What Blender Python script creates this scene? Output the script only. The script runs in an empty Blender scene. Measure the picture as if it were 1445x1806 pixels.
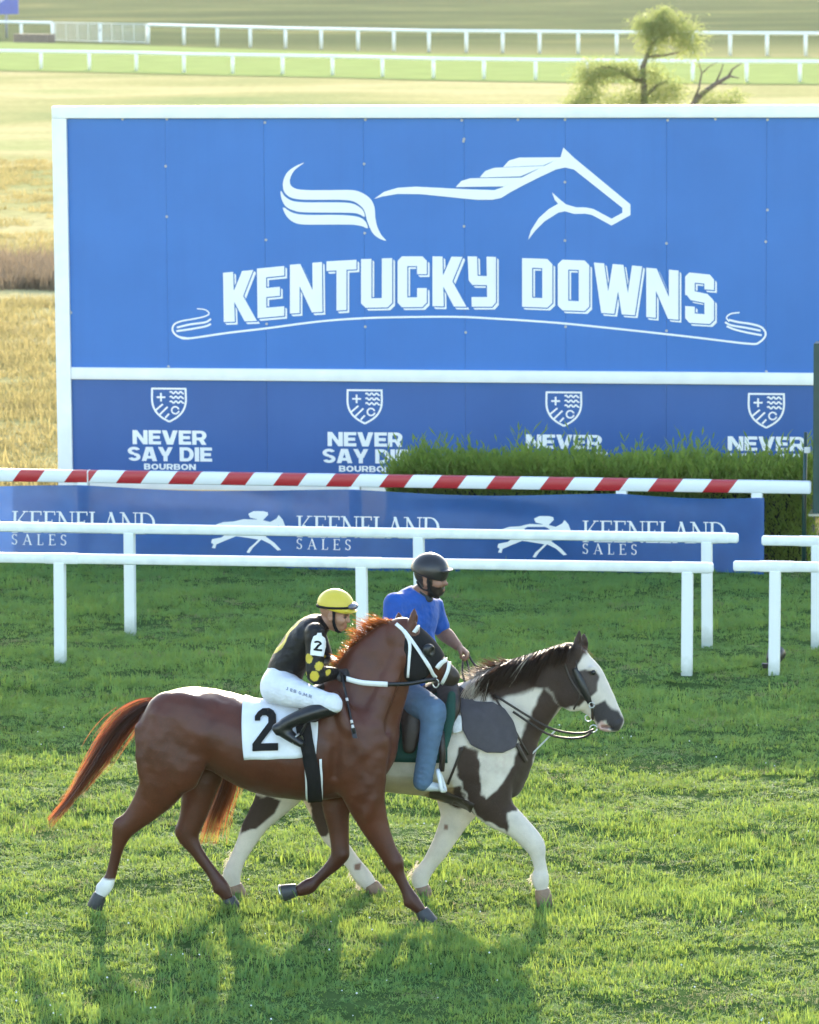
import bpy, bmesh, math, random
import numpy as np
from mathutils import Vector, Matrix
from mathutils.bvhtree import BVHTree
random.seed(7); RNG = np.random.default_rng(11)
SC = bpy.context.scene; COL = SC.collection
R = math.radians

# ---------------------------------------------------------------- camera
W0, H0, FPX = 1445.0, 1806.0, 7500.0          # size of the photograph, focal length in its pixels
YH = -94.0; PITCH = math.atan((H0/2-YH)/FPX); ROLL = 0.0071
CAMH = 6.2*math.cos(PITCH)
cam_d = bpy.data.cameras.new('camera'); cam = bpy.data.objects.new('camera', cam_d); COL.objects.link(cam)
cam_d.sensor_fit = 'VERTICAL'; cam_d.sensor_height = 36.0; cam_d.lens = FPX/H0*36.0
cam_d.clip_start = 0.5; cam_d.clip_end = 6000
CROT = Matrix.Rotation(math.pi/2-PITCH, 3, 'X') @ Matrix.Rotation(-ROLL, 3, 'Z')
cam.matrix_world = Matrix.Translation((0, 0, CAMH)) @ CROT.to_4x4()
cam_d.dof.use_dof = True; cam_d.dof.focus_distance = 27.4; cam_d.dof.aperture_fstop = 6.8
SC.camera = cam
# ---------------------------------------------------------------- world, sun, exposure
SUN_EL, SUN_AZ = R(17.0), R(1.5)               # sun low behind the board, facing the camera
wd = bpy.data.worlds.new('World'); SC.world = wd; wd.use_nodes = True
nt = wd.node_tree; bg = nt.nodes['Background']
sky = nt.nodes.new('ShaderNodeTexSky'); sky.sky_type = 'NISHITA'; sky.sun_disc = False
sky.sun_elevation = SUN_EL; sky.sun_rotation = SUN_AZ; sky.air_density = 1.0; sky.dust_density = 1.0; sky.ozone_density = 1.0
nt.links.new(sky.outputs[0], bg.inputs[0]); bg.inputs[1].default_value = 0.15
sl = bpy.data.lights.new('sun', 'SUN'); sl.energy = 2.2; sl.angle = R(0.55); sl.color = (1.0, 0.86, 0.66)
so = bpy.data.objects.new('sun', sl); COL.objects.link(so); so.location = (0, 60, 30)
so.rotation_euler = (-(math.pi/2-SUN_EL), 0, -SUN_AZ)
SC.view_settings.view_transform = 'Standard'; SC.view_settings.look = 'None'
SC.view_settings.gamma = 1.0; SC.view_settings.exposure = 2.25
SC.render.engine = 'CYCLES'; SC.cycles.use_denoising = True
SC.cycles.max_bounces = 8; SC.cycles.transparent_max_bounces = 12; SC.cycles.sample_clamp_indirect = 6.0

# ---------------------------------------------------------------- pixel <-> place
CM = np.array(CROT); CP = np.array([0, 0, CAMH])
def ray(px, py): return CM @ np.array([(px-W0/2)/FPX, -(py-H0/2)/FPX, -1.0])
def ground(px, py, z=0.0):
    d = ray(px, py); t = (z-CAMH)/d[2]; return CP+d*t
def on_plane(px, py, p0, n):
    d = ray(px, py); t = np.dot(np.asarray(p0)-CP, n)/np.dot(d, n); return CP+d*t
def project(P):
    q = (np.asarray(P)-CP) @ CM
    return W0/2+FPX*q[..., 0]/-q[..., 2], H0/2-FPX*q[..., 1]/-q[..., 2]
def unit(v): v = np.asarray(v, float); return v/np.linalg.norm(v)

# ---------------------------------------------------------------- object helpers
def link(o, parent=None):
    COL.objects.link(o)
    if parent is not None: o.parent = parent
    return o
def tag(o, label=None, cat=None, group=None, kind=None):
    if label: o['label'] = label
    if cat: o['category'] = cat
    if group: o['group'] = group
    if kind: o['kind'] = kind
    return o
def thing(name, loc, label, cat, group=None):
    o = bpy.data.objects.new(name, None); o.empty_display_size = 0.1; o.location = loc
    link(o); return tag(o, label, cat, group)
def wloc(o):
    v = np.zeros(3)
    while o is not None: v = v+np.array(o.location); o = o.parent
    return v
def mesh_np(name, V, F, mat, parent=None, smooth=False, world=True):
    """V: world-space vertices (shifted into the parent's space), F: list or array of faces"""
    V = np.asarray(V, float)
    if parent is not None and world: V = V-wloc(parent)
    me = bpy.data.meshes.new(name)
    if isinstance(F, np.ndarray) and F.ndim == 2:
        n, k = F.shape
        me.vertices.add(len(V)); me.vertices.foreach_set('co', V.astype(np.float32).ravel())
        me.loops.add(n*k); me.loops.foreach_set('vertex_index', F.astype(np.int32).ravel())
        me.polygons.add(n); me.polygons.foreach_set('loop_start', (np.arange(n)*k).astype(np.int32))
        me.update(calc_edges=True); me.validate()
    else:
        me.from_pydata([tuple(v) for v in V], [], [tuple(int(i) for i in f) for f in F]); me.update()
    if smooth: me.shade_smooth()
    if mat is not None: me.materials.append(mat)
    return link(bpy.data.objects.new(name, me), parent)
def vcol(o, rgb, name='col'):
    me = o.data; a = me.color_attributes.new(name, 'FLOAT_COLOR', 'POINT')
    c = np.ones((len(me.vertices), 4), np.float32); c[:, :3] = rgb; a.data.foreach_set('color', c.ravel())
class MB:
    """collects simple shapes into one mesh"""
    def __init__(s): s.V = []; s.F = []
    def add(s, V, F):
        n = len(s.V); s.V += [tuple(v) for v in V]; s.F += [tuple(i+n for i in f) for f in F]
    def box(s, c, ax, hx, ay, hy, az, hz, bev=0.0):
        c = np.asarray(c, float); ax, ay, az = map(np.asarray, (ax, ay, az))
        if bev <= 0:
            V = [c+ax*hx*i+ay*hy*j+az*hz*k for i in (-1, 1) for j in (-1, 1) for k in (-1, 1)]
            s.add(V, [(0, 1, 3, 2), (4, 6, 7, 5), (0, 4, 5, 1), (2, 3, 7, 6), (0, 2, 6, 4), (1, 5, 7, 3)]); return
        # long axis = az ; rounded cross-section
        pr = []
        for q, (sx, sy) in enumerate(((1, 1), (-1, 1), (-1, -1), (1, -1))):
            for k in range(3):
                a = math.pi/2*q+math.pi/4*k
                pr.append((sx*(hx-bev)+bev*math.cos(a), sy*(hy-bev)+bev*math.sin(a)))
        m = len(pr); V = []
        for e, ins in ((-1, bev*.6), (-1, 0), (1, 0), (1, bev*.6)):
            z = hz-(bev*.6 if ins == 0 else 0)
            f = 1-ins/max(hx, hy)
            V += [c+ax*x*f+ay*y*f+az*e*z for x, y in pr]
        F = [tuple(range(m))[::-1], tuple(range(3*m, 4*m))]
        for r in range(3):
            for i in range(m):
                j = (i+1) % m; F.append((r*m+i, r*m+j, (r+1)*m+j, (r+1)*m+i))
        s.add(V, F)
    def tube(s, pts, rad, n=8, cap=True):
        pts = [np.asarray(p, float) for p in pts]; m = len(pts)
        rad = [rad]*m if np.isscalar(rad) else rad
        V = []; up = None
        for i in range(m):
            t = unit(pts[min(i+1, m-1)]-pts[max(i-1, 0)])
            if up is None: up = np.array([0, 0, 1.]) if abs(t[2]) < .9 else np.array([1., 0, 0])
            a = unit(np.cross(t, up)); b = np.cross(a, t); up = b
            V += [pts[i]+rad[i]*(a*math.cos(2*math.pi*k/n)+b*math.sin(2*math.pi*k/n)) for k in range(n)]
        F = [(i*n+k, i*n+(k+1) % n, (i+1)*n+(k+1) % n, (i+1)*n+k) for i in range(m-1) for k in range(n)]
        if cap: F += [tuple(range(n))[::-1], tuple(range((m-1)*n, m*n))]
        s.add(V, F)
    def build(s, name, mat, parent=None, smooth=False):
        o = mesh_np(name, s.V, s.F, mat, parent, smooth)
        return o
def smooth_by_angle(o, ang=40):
    bm = bmesh.new(); bm.from_mesh(o.data); bmesh.ops.recalc_face_normals(bm, faces=bm.faces)
    for f in bm.faces: f.smooth = True
    for e in bm.edges:
        if len(e.link_faces) == 2 and e.calc_face_angle(0) > R(ang): e.smooth = False
    bm.to_mesh(o.data); bm.free(); return o
def catmull(P, n, closed=False):
    P = np.asarray(P, float); m = len(P); out = []
    segs = m if closed else m-1
    for i in range(segs):
        if closed: a, b, c, d = (P[(i-1) % m], P[i], P[(i+1) % m], P[(i+2) % m])
        else:
            b, c = P[i], P[i+1]; a = P[i-1] if i > 0 else 2*b-c; d = P[i+2] if i+2 < m else 2*c-b
        for k in range(n):
            t = k/n
            out.append(.5*((2*b)+(c-a)*t+(2*a-5*b+4*c-d)*t*t+(3*b-a-3*c+d)*t**3))
    if not closed: out.append(P[-1])
    return np.array(out)

# ---------------------------------------------------------------- materials
def mat_new(name):
    m = bpy.data.materials.new(name); m.use_nodes = True
    return m, m.node_tree.nodes, m.node_tree.links, m.node_tree.nodes['Principled BSDF']
def rgba(c): return (c[0], c[1], c[2], 1.0)
def mix_rgb(N, L, fac, a, b, mode='MIX'):
    n = N.new('ShaderNodeMix'); n.data_type = 'RGBA'; n.blend_type = mode
    for i, v in ((0, fac), (6, a), (7, b)):
        if hasattr(v, 'links') or isinstance(v, bpy.types.NodeSocket): L.new(v, n.inputs[i])
        elif i == 0: n.inputs[0].default_value = v
        else: n.inputs[i].default_value = rgba(v)
    return n.outputs[2]
def noise(N, L, scale, detail=4, rough=.55, vec=None, coord='Object'):
    t = N.new('ShaderNodeTexNoise'); t.inputs['Scale'].default_value = scale
    t.inputs['Detail'].default_value = detail; t.inputs['Roughness'].default_value = rough
    if vec is None:
        c = N.new('ShaderNodeTexCoord'); vec = c.outputs[coord]
    L.new(vec, t.inputs['Vector']); return t.outputs['Fac']
def ramp(N, L, fac, stops):
    r = N.new('ShaderNodeValToRGB'); L.new(fac, r.inputs[0]); e = r.color_ramp.elements
    while len(e) < len(stops): e.new(.5)
    for el, (p, c) in zip(e, stops): el.position = p; el.color = rgba(c) if not np.isscalar(c) else (c, c, c, 1)
    return r.outputs[0]
def bump(N, L, B, h, strength, dist):
    b = N.new('ShaderNodeBump'); b.inputs['Strength'].default_value = strength; b.inputs['Distance'].default_value = dist
    L.new(h, b.inputs['Height']); L.new(b.outputs[0], B.inputs['Normal'])
def mat_simple(name, col, rough=.5, var=.12, scale=6, bscale=0, bstr=.2, spec=.5, metal=0, sheen=0, attr=False, coat=0):
    m, N, L, B = mat_new(name)
    if attr:
        a = N.new('ShaderNodeAttribute'); a.attribute_name = 'col'; src = a.outputs['Color']
    else: src = col
    f = noise(N, L, scale)
    g = ramp(N, L, f, [(.3, (1-var,)*3), (.7, (1+var*.4,)*3)])
    L.new(mix_rgb(N, L, 1.0, src, g, 'MULTIPLY'), B.inputs['Base Color'])
    B.inputs['Roughness'].default_value = rough; B.inputs['Specular IOR Level'].default_value = spec
    B.inputs['Metallic'].default_value = metal; B.inputs['Sheen Weight'].default_value = sheen
    B.inputs['Coat Weight'].default_value = coat
    if bscale: bump(N, L, B, noise(N, L, bscale, 3), bstr, .01)
    return m
def mat_leaf(name, c1, c2, trans=(.3, .45, .05), tw=.45, rough=.5, patch=1.2, spec=.25, c3=None):
    """thin leaf or blade: diffuse + light through the leaf; colour varies from tuft to tuft and over the ground"""
    m, N, L, B = mat_new(name)
    oi = N.new('ShaderNodeObjectInfo'); geo = N.new('ShaderNodeNewGeometry')
    f1 = noise(N, L, patch, 3, .6, geo.outputs['Position'])
    f1 = ramp(N, L, f1, [(.35, 0.), (.65, 1.)])
    ad = N.new('ShaderNodeMath'); ad.operation = 'MULTIPLY_ADD'; L.new(oi.outputs['Random'], ad.inputs[0]); ad.inputs[1].default_value = .45
    sb = N.new('ShaderNodeMath'); sb.operation = 'MULTIPLY'; L.new(f1, sb.inputs[0]); sb.inputs[1].default_value = .55
    L.new(sb.outputs[0], ad.inputs[2])
    c = mix_rgb(N, L, ad.outputs[0], c1, c2)
    if c3 is not None:
        f2 = ramp(N, L, noise(N, L, 9.0, 2, .5, geo.outputs['Position']), [(.58, 0.), (.72, 1.)])
        mm = N.new('ShaderNodeMath'); mm.operation = 'MULTIPLY'; L.new(f2, mm.inputs[0]); mm.inputs[1].default_value = .6
        c = mix_rgb(N, L, mm.outputs[0], c, c3)
    L.new(c, B.inputs['Base Color']); B.inputs['Roughness'].default_value = rough; B.inputs['Specular IOR Level'].default_value = spec
    tr = N.new('ShaderNodeBsdfTranslucent')
    L.new(mix_rgb(N, L, .35, trans, c), tr.inputs['Color'])
    mx = N.new('ShaderNodeMixShader'); mx.inputs[0].default_value = tw
    L.new(B.outputs[0], mx.inputs[1]); L.new(tr.outputs[0], mx.inputs[2])
    L.new(mx.outputs[0], N['Material Output'].inputs[0]); return m
def mat_hair(name, attr=True, col=(.1, .03, .01), trans=(.8, .28, .06), tw=.4):
    m, N, L, B = mat_new(name)
    a = N.new('ShaderNodeAttribute'); a.attribute_name = 'col'
    src = a.outputs['Color'] if attr else col
    if attr: L.new(src, B.inputs['Base Color'])
    else: B.inputs['Base Color'].default_value = rgba(col)
    B.inputs['Roughness'].default_value = .4; B.inputs['Specular IOR Level'].default_value = .4
    tr = N.new('ShaderNodeBsdfTranslucent')
    tc = N.new('ShaderNodeAttribute'); tc.attribute_name = 'tcol'; L.new(tc.outputs['Color'], tr.inputs['Color'])
    mx = N.new('ShaderNodeMixShader'); mx.inputs[0].default_value = tw
    L.new(B.outputs[0], mx.inputs[1]); L.new(tr.outputs[0], mx.inputs[2])
    L.new(mx.outputs[0], N['Material Output'].inputs[0]); return m

M = {}
M['rail'] = mat_simple('white_rail_plastic', (.83, .83, .79), .38, .12, 9, 0)
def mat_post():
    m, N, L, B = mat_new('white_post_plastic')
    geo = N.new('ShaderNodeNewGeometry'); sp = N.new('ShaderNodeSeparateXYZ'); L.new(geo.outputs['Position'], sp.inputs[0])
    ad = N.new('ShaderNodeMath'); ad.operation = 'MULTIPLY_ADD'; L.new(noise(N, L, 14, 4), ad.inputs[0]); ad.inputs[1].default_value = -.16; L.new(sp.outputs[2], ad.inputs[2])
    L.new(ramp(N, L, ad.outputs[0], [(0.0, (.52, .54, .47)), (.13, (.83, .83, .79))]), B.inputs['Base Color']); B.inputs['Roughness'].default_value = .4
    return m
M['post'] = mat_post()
M['white_paint'] = mat_simple('white_paint', (.82, .82, .78), .45, .07, 5, 0)
M['print_white'] = mat_simple('white_print', (.84, .83, .79), .5, .05, 2, 0)
M['hoof'] = mat_simple('hoof_horn', (.045, .045, .048), .5, .3, 25, 60, .3)
M['hoof_tan'] = mat_simple('pale_hoof_horn', (.27, .165, .105), .55, .3, 25, 60, .3)
M['black_leather'] = mat_simple('black_leather', (.012, .012, .013), .32, .3, 30, 80, .2)
M['brown_leather'] = mat_simple('dark_brown_leather', (.035, .022, .016), .5, .3, 30, 80, .2)
M['black_cloth'] = mat_simple('black_cloth', (.009, .009, .010), .8, .2, 20, 150, .3, spec=.25)
M['white_strap'] = mat_simple('white_strap', (.78, .78, .77), .45, .06, 20)
M['steel'] = mat_simple('steel', (.6, .6, .6), .3, .1, 20, metal=1)
M['skin'] = mat_simple('skin', None, .5, .12, 40, 120, .15, attr=True)
M['coat'] = mat_simple('bay_coat', None, .36, .28, 5, 190, .25, spec=.38, sheen=.03, attr=True)
M['pinto'] = mat_simple('pinto_coat', None, .6, .16, 9, 150, .3, spec=.25, sheen=.08, attr=True)
M['cloth_attr'] = mat_simple('racing_silk', None, .5, .15, 14, 34, .6, spec=.3, attr=True)
M['breeches'] = mat_simple('white_breeches', (.70, .71, .75), .65, .08, 12, 26, .7)
M['jeans'] = mat_simple('blue_denim', (.090, .155, .245), .85, .2, 11, 220, .5)
M['tee'] = mat_simple('blue_tee_cotton', (.003, .074, .36), .8, .2, 8, 18, .9, sheen=.1)
M['saddlecloth'] = mat_simple('white_saddle_cloth', (.74, .75, .78), .65, .06, 10, 22, .6)
M['hair'] = mat_hair('horse_hair'); M['coat_hair'] = mat_hair('coat_hair', tw=.25)

# ---------------------------------------------------------------- bodies: smooth-blended solids meshed on a grid
def chain(pts, lat, k=.03, sub=4, op='add', pad=0.0):
    """pts rows: x y z r lat_r ; a tapering limb with elliptic section, lateral axis lat"""
    P = np.asarray(pts, float)
    if sub > 1: P = catmull(P, sub)
    P = P.copy(); P[:, 3:] = np.maximum(P[:, 3:]+pad, .003)
    return dict(t='c', P=P, lat=unit(lat), k=k, op=op)
def ell(c, r, axes=None, k=.02, op='add'):
    return dict(t='e', c=np.asarray(c, float), r=np.asarray(r, float), ax=np.eye(3) if axes is None else np.asarray(axes, float), k=k, op=op)
def plane_cut(p, n, k=.01):
    return dict(t='p', c=np.asarray(p, float), n=unit(n), k=k, op='cut')
def prim_bounds(p):
    if p['t'] == 'c':
        m = np.maximum(p['P'][:, 3], p['P'][:, 4])[:, None]
        return (p['P'][:, :3]-m).min(0), (p['P'][:, :3]+m).max(0)
    m = p['r'].max(); return p['c']-m, p['c']+m
def eval_prims(prims, h):
    adds = [p for p in prims if p['op'] == 'add']
    lo = np.min([prim_bounds(p)[0] for p in adds], 0)-4*h-.02; hi = np.max([prim_bounds(p)[1] for p in adds], 0)+4*h+.02
    n = np.ceil((hi-lo)/h).astype(int)+1
    D = np.full(n, 1.0, np.float32); ax = [(lo[i]+h*np.arange(n[i])).astype(np.float32) for i in range(3)]
    def sl(a, b):
        i0 = np.clip(np.floor((a-lo)/h).astype(int), 0, n-1); i1 = np.clip(np.ceil((b-lo)/h).astype(int)+1, 1, n)
        return tuple(slice(u, v) for u, v in zip(i0, i1))
    def grid(s): return ax[0][s[0]][:, None, None], ax[1][s[1]][None, :, None], ax[2][s[2]][None, None, :]
    for p in prims:
        k = p['k']
        if p['t'] == 'p':
            X, Y, Z = grid((slice(None),)*3); nn = p['n']; c = p['c']
            d = ((X-c[0])*nn[0]+(Y-c[1])*nn[1]+(Z-c[2])*nn[2]).astype(np.float32)
            hh = np.maximum(k-np.abs(D-d), 0)/k; D = np.maximum(D, d)+hh*hh*k/4; continue
        a, b = prim_bounds(p); mg = k+3*h; s = sl(a-mg, b+mg)
        if p['t'] == 'e':
            X, Y, Z = grid(s); q = (X-p['c'][0], Y-p['c'][1], Z-p['c'][2]); A = p['ax']; r = p['r']
            k0 = 0; k1 = 0
            for i in range(3):
                u = q[0]*A[i][0]+q[1]*A[i][1]+q[2]*A[i][2]; k0 = k0+(u/r[i])**2; k1 = k1+(u/r[i]**2)**2
            k0 = np.sqrt(k0); d = (k0*(k0-1)/np.maximum(np.sqrt(k1), 1e-6)).astype(np.float32)
        else:
            d = np.full([u.stop-u.start for u in s], 1.0, np.float32); P = p['P']; lt = p['lat']; off = np.array([u.start for u in s])
            for i in range(len(P)-1):
                A, B = P[i], P[i+1]; m = max(A[3], A[4], B[3], B[4])+mg
                q = sl(np.minimum(A[:3], B[:3])-m, np.maximum(A[:3], B[:3])+m)
                q = tuple(slice(max(u.start, w.start), min(u.stop, w.stop)) for u, w in zip(q, s))
                if any(u.stop <= u.start for u in q): continue
                X, Y, Z = grid(q); ab = B[:3]-A[:3]; L2 = max(ab @ ab, 1e-9)
                dx, dy, dz = X-np.float32(A[0]), Y-np.float32(A[1]), Z-np.float32(A[2])
                t = np.clip((dx*ab[0]+dy*ab[1]+dz*ab[2])/L2, 0, 1).astype(np.float32)
                qx, qy, qz = dx-t*ab[0], dy-t*ab[1], dz-t*ab[2]
                ql = qx*lt[0]+qy*lt[1]+qz*lt[2]; qo2 = np.maximum(qx*qx+qy*qy+qz*qz-ql*ql, 0)
                r1 = A[3]+t*(B[3]-A[3]); r2 = A[4]+t*(B[4]-A[4])
                k0 = np.sqrt(qo2/(r1*r1)+ql*ql/(r2*r2)); k1 = np.sqrt(qo2/r1**4+ql*ql/r2**4)
                dd = (k0*(k0-1)/np.maximum(k1, 1e-6)).astype(np.float32)
                dd = np.where(k0 < .05, -np.minimum(r1, r2), dd)
                w = tuple(slice(u.start-o, u.stop-o) for u, o in zip(q, off)); d[w] = np.minimum(d[w], dd)
        if p['op'] == 'add':
            a = D[s]; hh = np.maximum(k-np.abs(a-d), 0)/k; D[s] = np.minimum(a, d)-hh*hh*k/4
        else:
            a = D[s]; d = -d; hh = np.maximum(k-np.abs(a-d), 0)/k; D[s] = np.maximum(a, d)+hh*hh*k/4
    return D, lo, h
def surface_nets(D, lo, h):
    n = np.array(D.shape); S = D < 0
    c = [(i, j, k) for i in (0, 1) for j in (0, 1) for k in (0, 1)]
    cnt = sum(S[i:n[0]-1+i, j:n[1]-1+j, k:n[2]-1+k].astype(np.int8) for i, j, k in c)
    act = (cnt > 0) & (cnt < 8); idx = np.argwhere(act); m = len(idx)
    vid = np.full(act.shape, -1, np.int64); vid[tuple(idx.T)] = np.arange(m)
    val = np.stack([D[idx[:, 0]+i, idx[:, 1]+j, idx[:, 2]+k] for i, j, k in c], 1)
    acc = np.zeros((m, 3)); num = np.zeros(m)
    for a in range(8):
        for b in range(a+1, 8):
            df = np.array(c[b])-np.array(c[a])
            if np.abs(df).sum() != 1: continue
            va, vb = val[:, a], val[:, b]; x = (va < 0) != (vb < 0)
            t = np.where(x, va/np.where(x, va-vb, 1), 0)
            acc += np.where(x[:, None], np.array(c[a])+t[:, None]*df, 0); num += x
    V = lo+h*(idx+acc/num[:, None])
    F = []
    for ax_ in range(3):
        o = [1, 1, 1]; o[ax_] = 0
        u, v = [i for i in range(3) if i != ax_]
        s0 = [slice(1, n[i]-1) for i in range(3)]; s0[ax_] = slice(0, n[ax_]-1)
        s1 = list(s0); s1[ax_] = slice(1, n[ax_])
        A, B = S[tuple(s0)], S[tuple(s1)]; e = np.argwhere(A != B)
        if not len(e): continue
        base = e+np.array([0 if i == ax_ else 1 for i in range(3)])
        flip = A[tuple(e.T)]
        du = np.zeros(3, int); du[u] = 1; dv = np.zeros(3, int); dv[v] = 1
        q = np.stack([vid[tuple((base-du-dv).T)], vid[tuple((base-dv).T)], vid[tuple(base.T)], vid[tuple((base-du).T)]], 1)
        fl = flip if ax_ != 1 else ~flip
        q[~fl] = q[~fl][:, ::-1]; F.append(q)
    F = np.concatenate(F); F = F[(F >= 0).all(1)]
    return V, F
def relax(V, F, it=2, lam=.5):
    E = np.concatenate([F[:, [0, 1]], F[:, [1, 2]], F[:, [2, 3]], F[:, [3, 0]]]); E = np.concatenate([E, E[:, ::-1]])
    deg = np.bincount(E[:, 0], minlength=len(V)).astype(float)
    for _ in range(it):
        for l in (lam, -lam*1.04):
            av = np.stack([np.bincount(E[:, 0], V[E[:, 1], i], minlength=len(V)) for i in range(3)], 1)/np.maximum(deg, 1)[:, None]
            V = V+l*(av-V)
    return V
def solid(prims, h, it=3):
    V, F = surface_nets(*eval_prims(prims, h)); return relax(V, F, it), F
def bvh(V, F): return BVHTree.FromPolygons([tuple(v) for v in V], [tuple(int(i) for i in f) for f in F])
def wob(P, s, seed=0.0):
    """cheap smooth noise, about -1..1"""
    x, y, z = (P[..., i]*s for i in range(3))
    return (np.sin(x*1.7+1.3*np.sin(y*2.1+seed)+seed)+np.sin(z*2.3+1.7*np.sin(x*1.9-seed)+y)+np.sin(y*1.9+1.1*np.sin(z*2.7+x*.7)-seed*2))/3

# ---------------------------------------------------------------- flat print: outlines rastered to crisp flat meshes
def poly_sdf(poly, X, Y):
    P = np.asarray(poly, float); d = np.full(X.shape, 1e9); s = np.ones(X.shape)
    j = len(P)-1
    for i in range(len(P)):
        ex, ey = P[j]-P[i]; wx, wy = X-P[i, 0], Y-P[i, 1]
        t = np.clip((wx*ex+wy*ey)/max(ex*ex+ey*ey, 1e-12), 0, 1)
        d = np.minimum(d, (wx-ex*t)**2+(wy-ey*t)**2)
        c1 = Y >= P[i, 1]; c2 = Y < P[j, 1]; c3 = ex*wy > ey*wx
        f = (c1 & c2 & c3) | (~c1 & ~c2 & ~c3); s = np.where(f, -s, s); j = i
    return s*np.sqrt(d)
def raster(polys, bounds, res, post=None):
    """union of polygons -> signed field on a grid"""
    x0, y0, x1, y1 = bounds; xs = np.arange(x0, x1+res, res); ys = np.arange(y0, y1+res, res)
    D = np.full((len(xs), len(ys)), 1e3)
    for p in polys:
        p = np.asarray(p, float); a, b = p.min(0)-8*res, p.max(0)+8*res
        i0, i1 = np.searchsorted(xs, [a[0], b[0]]); j0, j1 = np.searchsorted(ys, [a[1], b[1]])
        if i1 <= i0 or j1 <= j0: continue
        X, Y = np.meshgrid(xs[i0:i1], ys[j0:j1], indexing='ij')
        D[i0:i1, j0:j1] = np.minimum(D[i0:i1, j0:j1], poly_sdf(p, X, Y))
    return xs, ys, D
def field_mesh(xs, ys, D):
    """marching squares fill: returns 2D verts and faces, full cells merged into strips"""
    V = []; F = []
    def add(ps):
        n = len(V); V.extend(ps); F.append(tuple(range(n, n+len(ps))))
    S = D < 0; full = S[:-1, :-1] & S[1:, :-1] & S[1:, 1:] & S[:-1, 1:]
    anyc = S[:-1, :-1] | S[1:, :-1] | S[1:, 1:] | S[:-1, 1:]
    for j in range(full.shape[1]):
        r = full[:, j].astype(np.int8); dd = np.diff(np.concatenate([[0], r, [0]]))
        for a, b in zip(np.where(dd == 1)[0], np.where(dd == -1)[0]):
            add([(xs[a], ys[j]), (xs[b], ys[j]), (xs[b], ys[j+1]), (xs[a], ys[j+1])])
    for i, j in np.argwhere(anyc & ~full):
        c = [(i, j), (i+1, j), (i+1, j+1), (i, j+1)]; ps = []
        for q in range(4):
            a, b = c[q], c[(q+1) % 4]; da, db = D[a], D[b]
            if da < 0: ps.append((xs[a[0]], ys[a[1]]))
            if (da < 0) != (db < 0):
                t = da/(da-db); ps.append((xs[a[0]]+t*(xs[b[0]]-xs[a[0]]), ys[a[1]]+t*(ys[b[1]]-ys[a[1]])))
        if len(ps) >= 3: add(ps)
    return np.array(V), F
def bar(x0, y0, x1, y1, w):
    d = np.array([x1-x0, y1-y0], float); n = np.array([-d[1], d[0]])/np.linalg.norm(d)*w/2
    a, b = np.array([x0, y0]), np.array([x1, y1]); return [a+n, b+n, b-n, a-n]
def hbar(x0, y0, x1, y1, w):
    """slanted stroke with horizontal ends"""
    return [(x0-w/2, y0), (x0+w/2, y0), (x1+w/2, y1), (x1-w/2, y1)]
def rect(x0, y0, x1, y1): return [(x0, y0), (x1, y0), (x1, y1), (x0, y1)]
def arc(cx, cy, rx, ry, a0, a1, wx, wy=None, n=14):
    wy = wx if wy is None else wy; A = np.radians(np.linspace(a0, a1, n))
    o = [(cx+rx*math.cos(a), cy+ry*math.sin(a)) for a in A]; i = [(cx+(rx-wx)*math.cos(a), cy+(ry-wy)*math.sin(a)) for a in A[::-1]]
    return o+i
def ribbon(pts, w):
    """thick polyline, w scalar or per-point width"""
    P = np.asarray(pts, float); w = np.broadcast_to(w, (len(P),)); T = np.gradient(P, axis=0); T /= np.linalg.norm(T, axis=1)[:, None]
    Nn = np.stack([-T[:, 1], T[:, 0]], 1)*w[:, None]/2; return list(P+Nn)+list((P-Nn)[::-1])

# ================================================================ GROUND
UP = np.array([0, 0, 1.0])
def base_line(xa, ya, xb, yb):
    A, B = ground(xa, ya), ground(xb, yb); d = unit(B-A)
    def at(px): return ground(px, ya+(yb-ya)*(px-xa)/(xb-xa))
    return A, d, at
def height_at(P, py):
    z = 1.0
    for _ in range(6):
        y0 = project(P+UP*z)[1]; y1 = project(P+UP*(z+.01))[1]; z += (py-y0)/((y1-y0)/.01)
    return z
BAN_A, BAN_D, ban_at = base_line(0, 996, 1345, 1022)         # foot of the banner fence
BAN_N = np.array([BAN_D[1], -BAN_D[0], 0])                   # towards the camera
def turf_h(x, y):
    """small lumps and mower waves in the turf"""
    x, y = np.asarray(x), np.asarray(y)
    w = np.sin(x*.9+1.7*np.sin(y*.55))*np.sin(y*1.55+.6*np.sin(x*.8)+.3)
    w2 = np.sin(x*2.3+y*.7+1.1*np.sin(y*2.9))*np.sin(y*4.4+1.3*np.sin(x*1.5))
    w3 = np.sin(x*6.1+2*np.sin(y*3.1))*np.sin(y*8.7+1.5*np.sin(x*4.3)+1)
    return .045+.024*w+.024*w2+.010*w3
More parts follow.
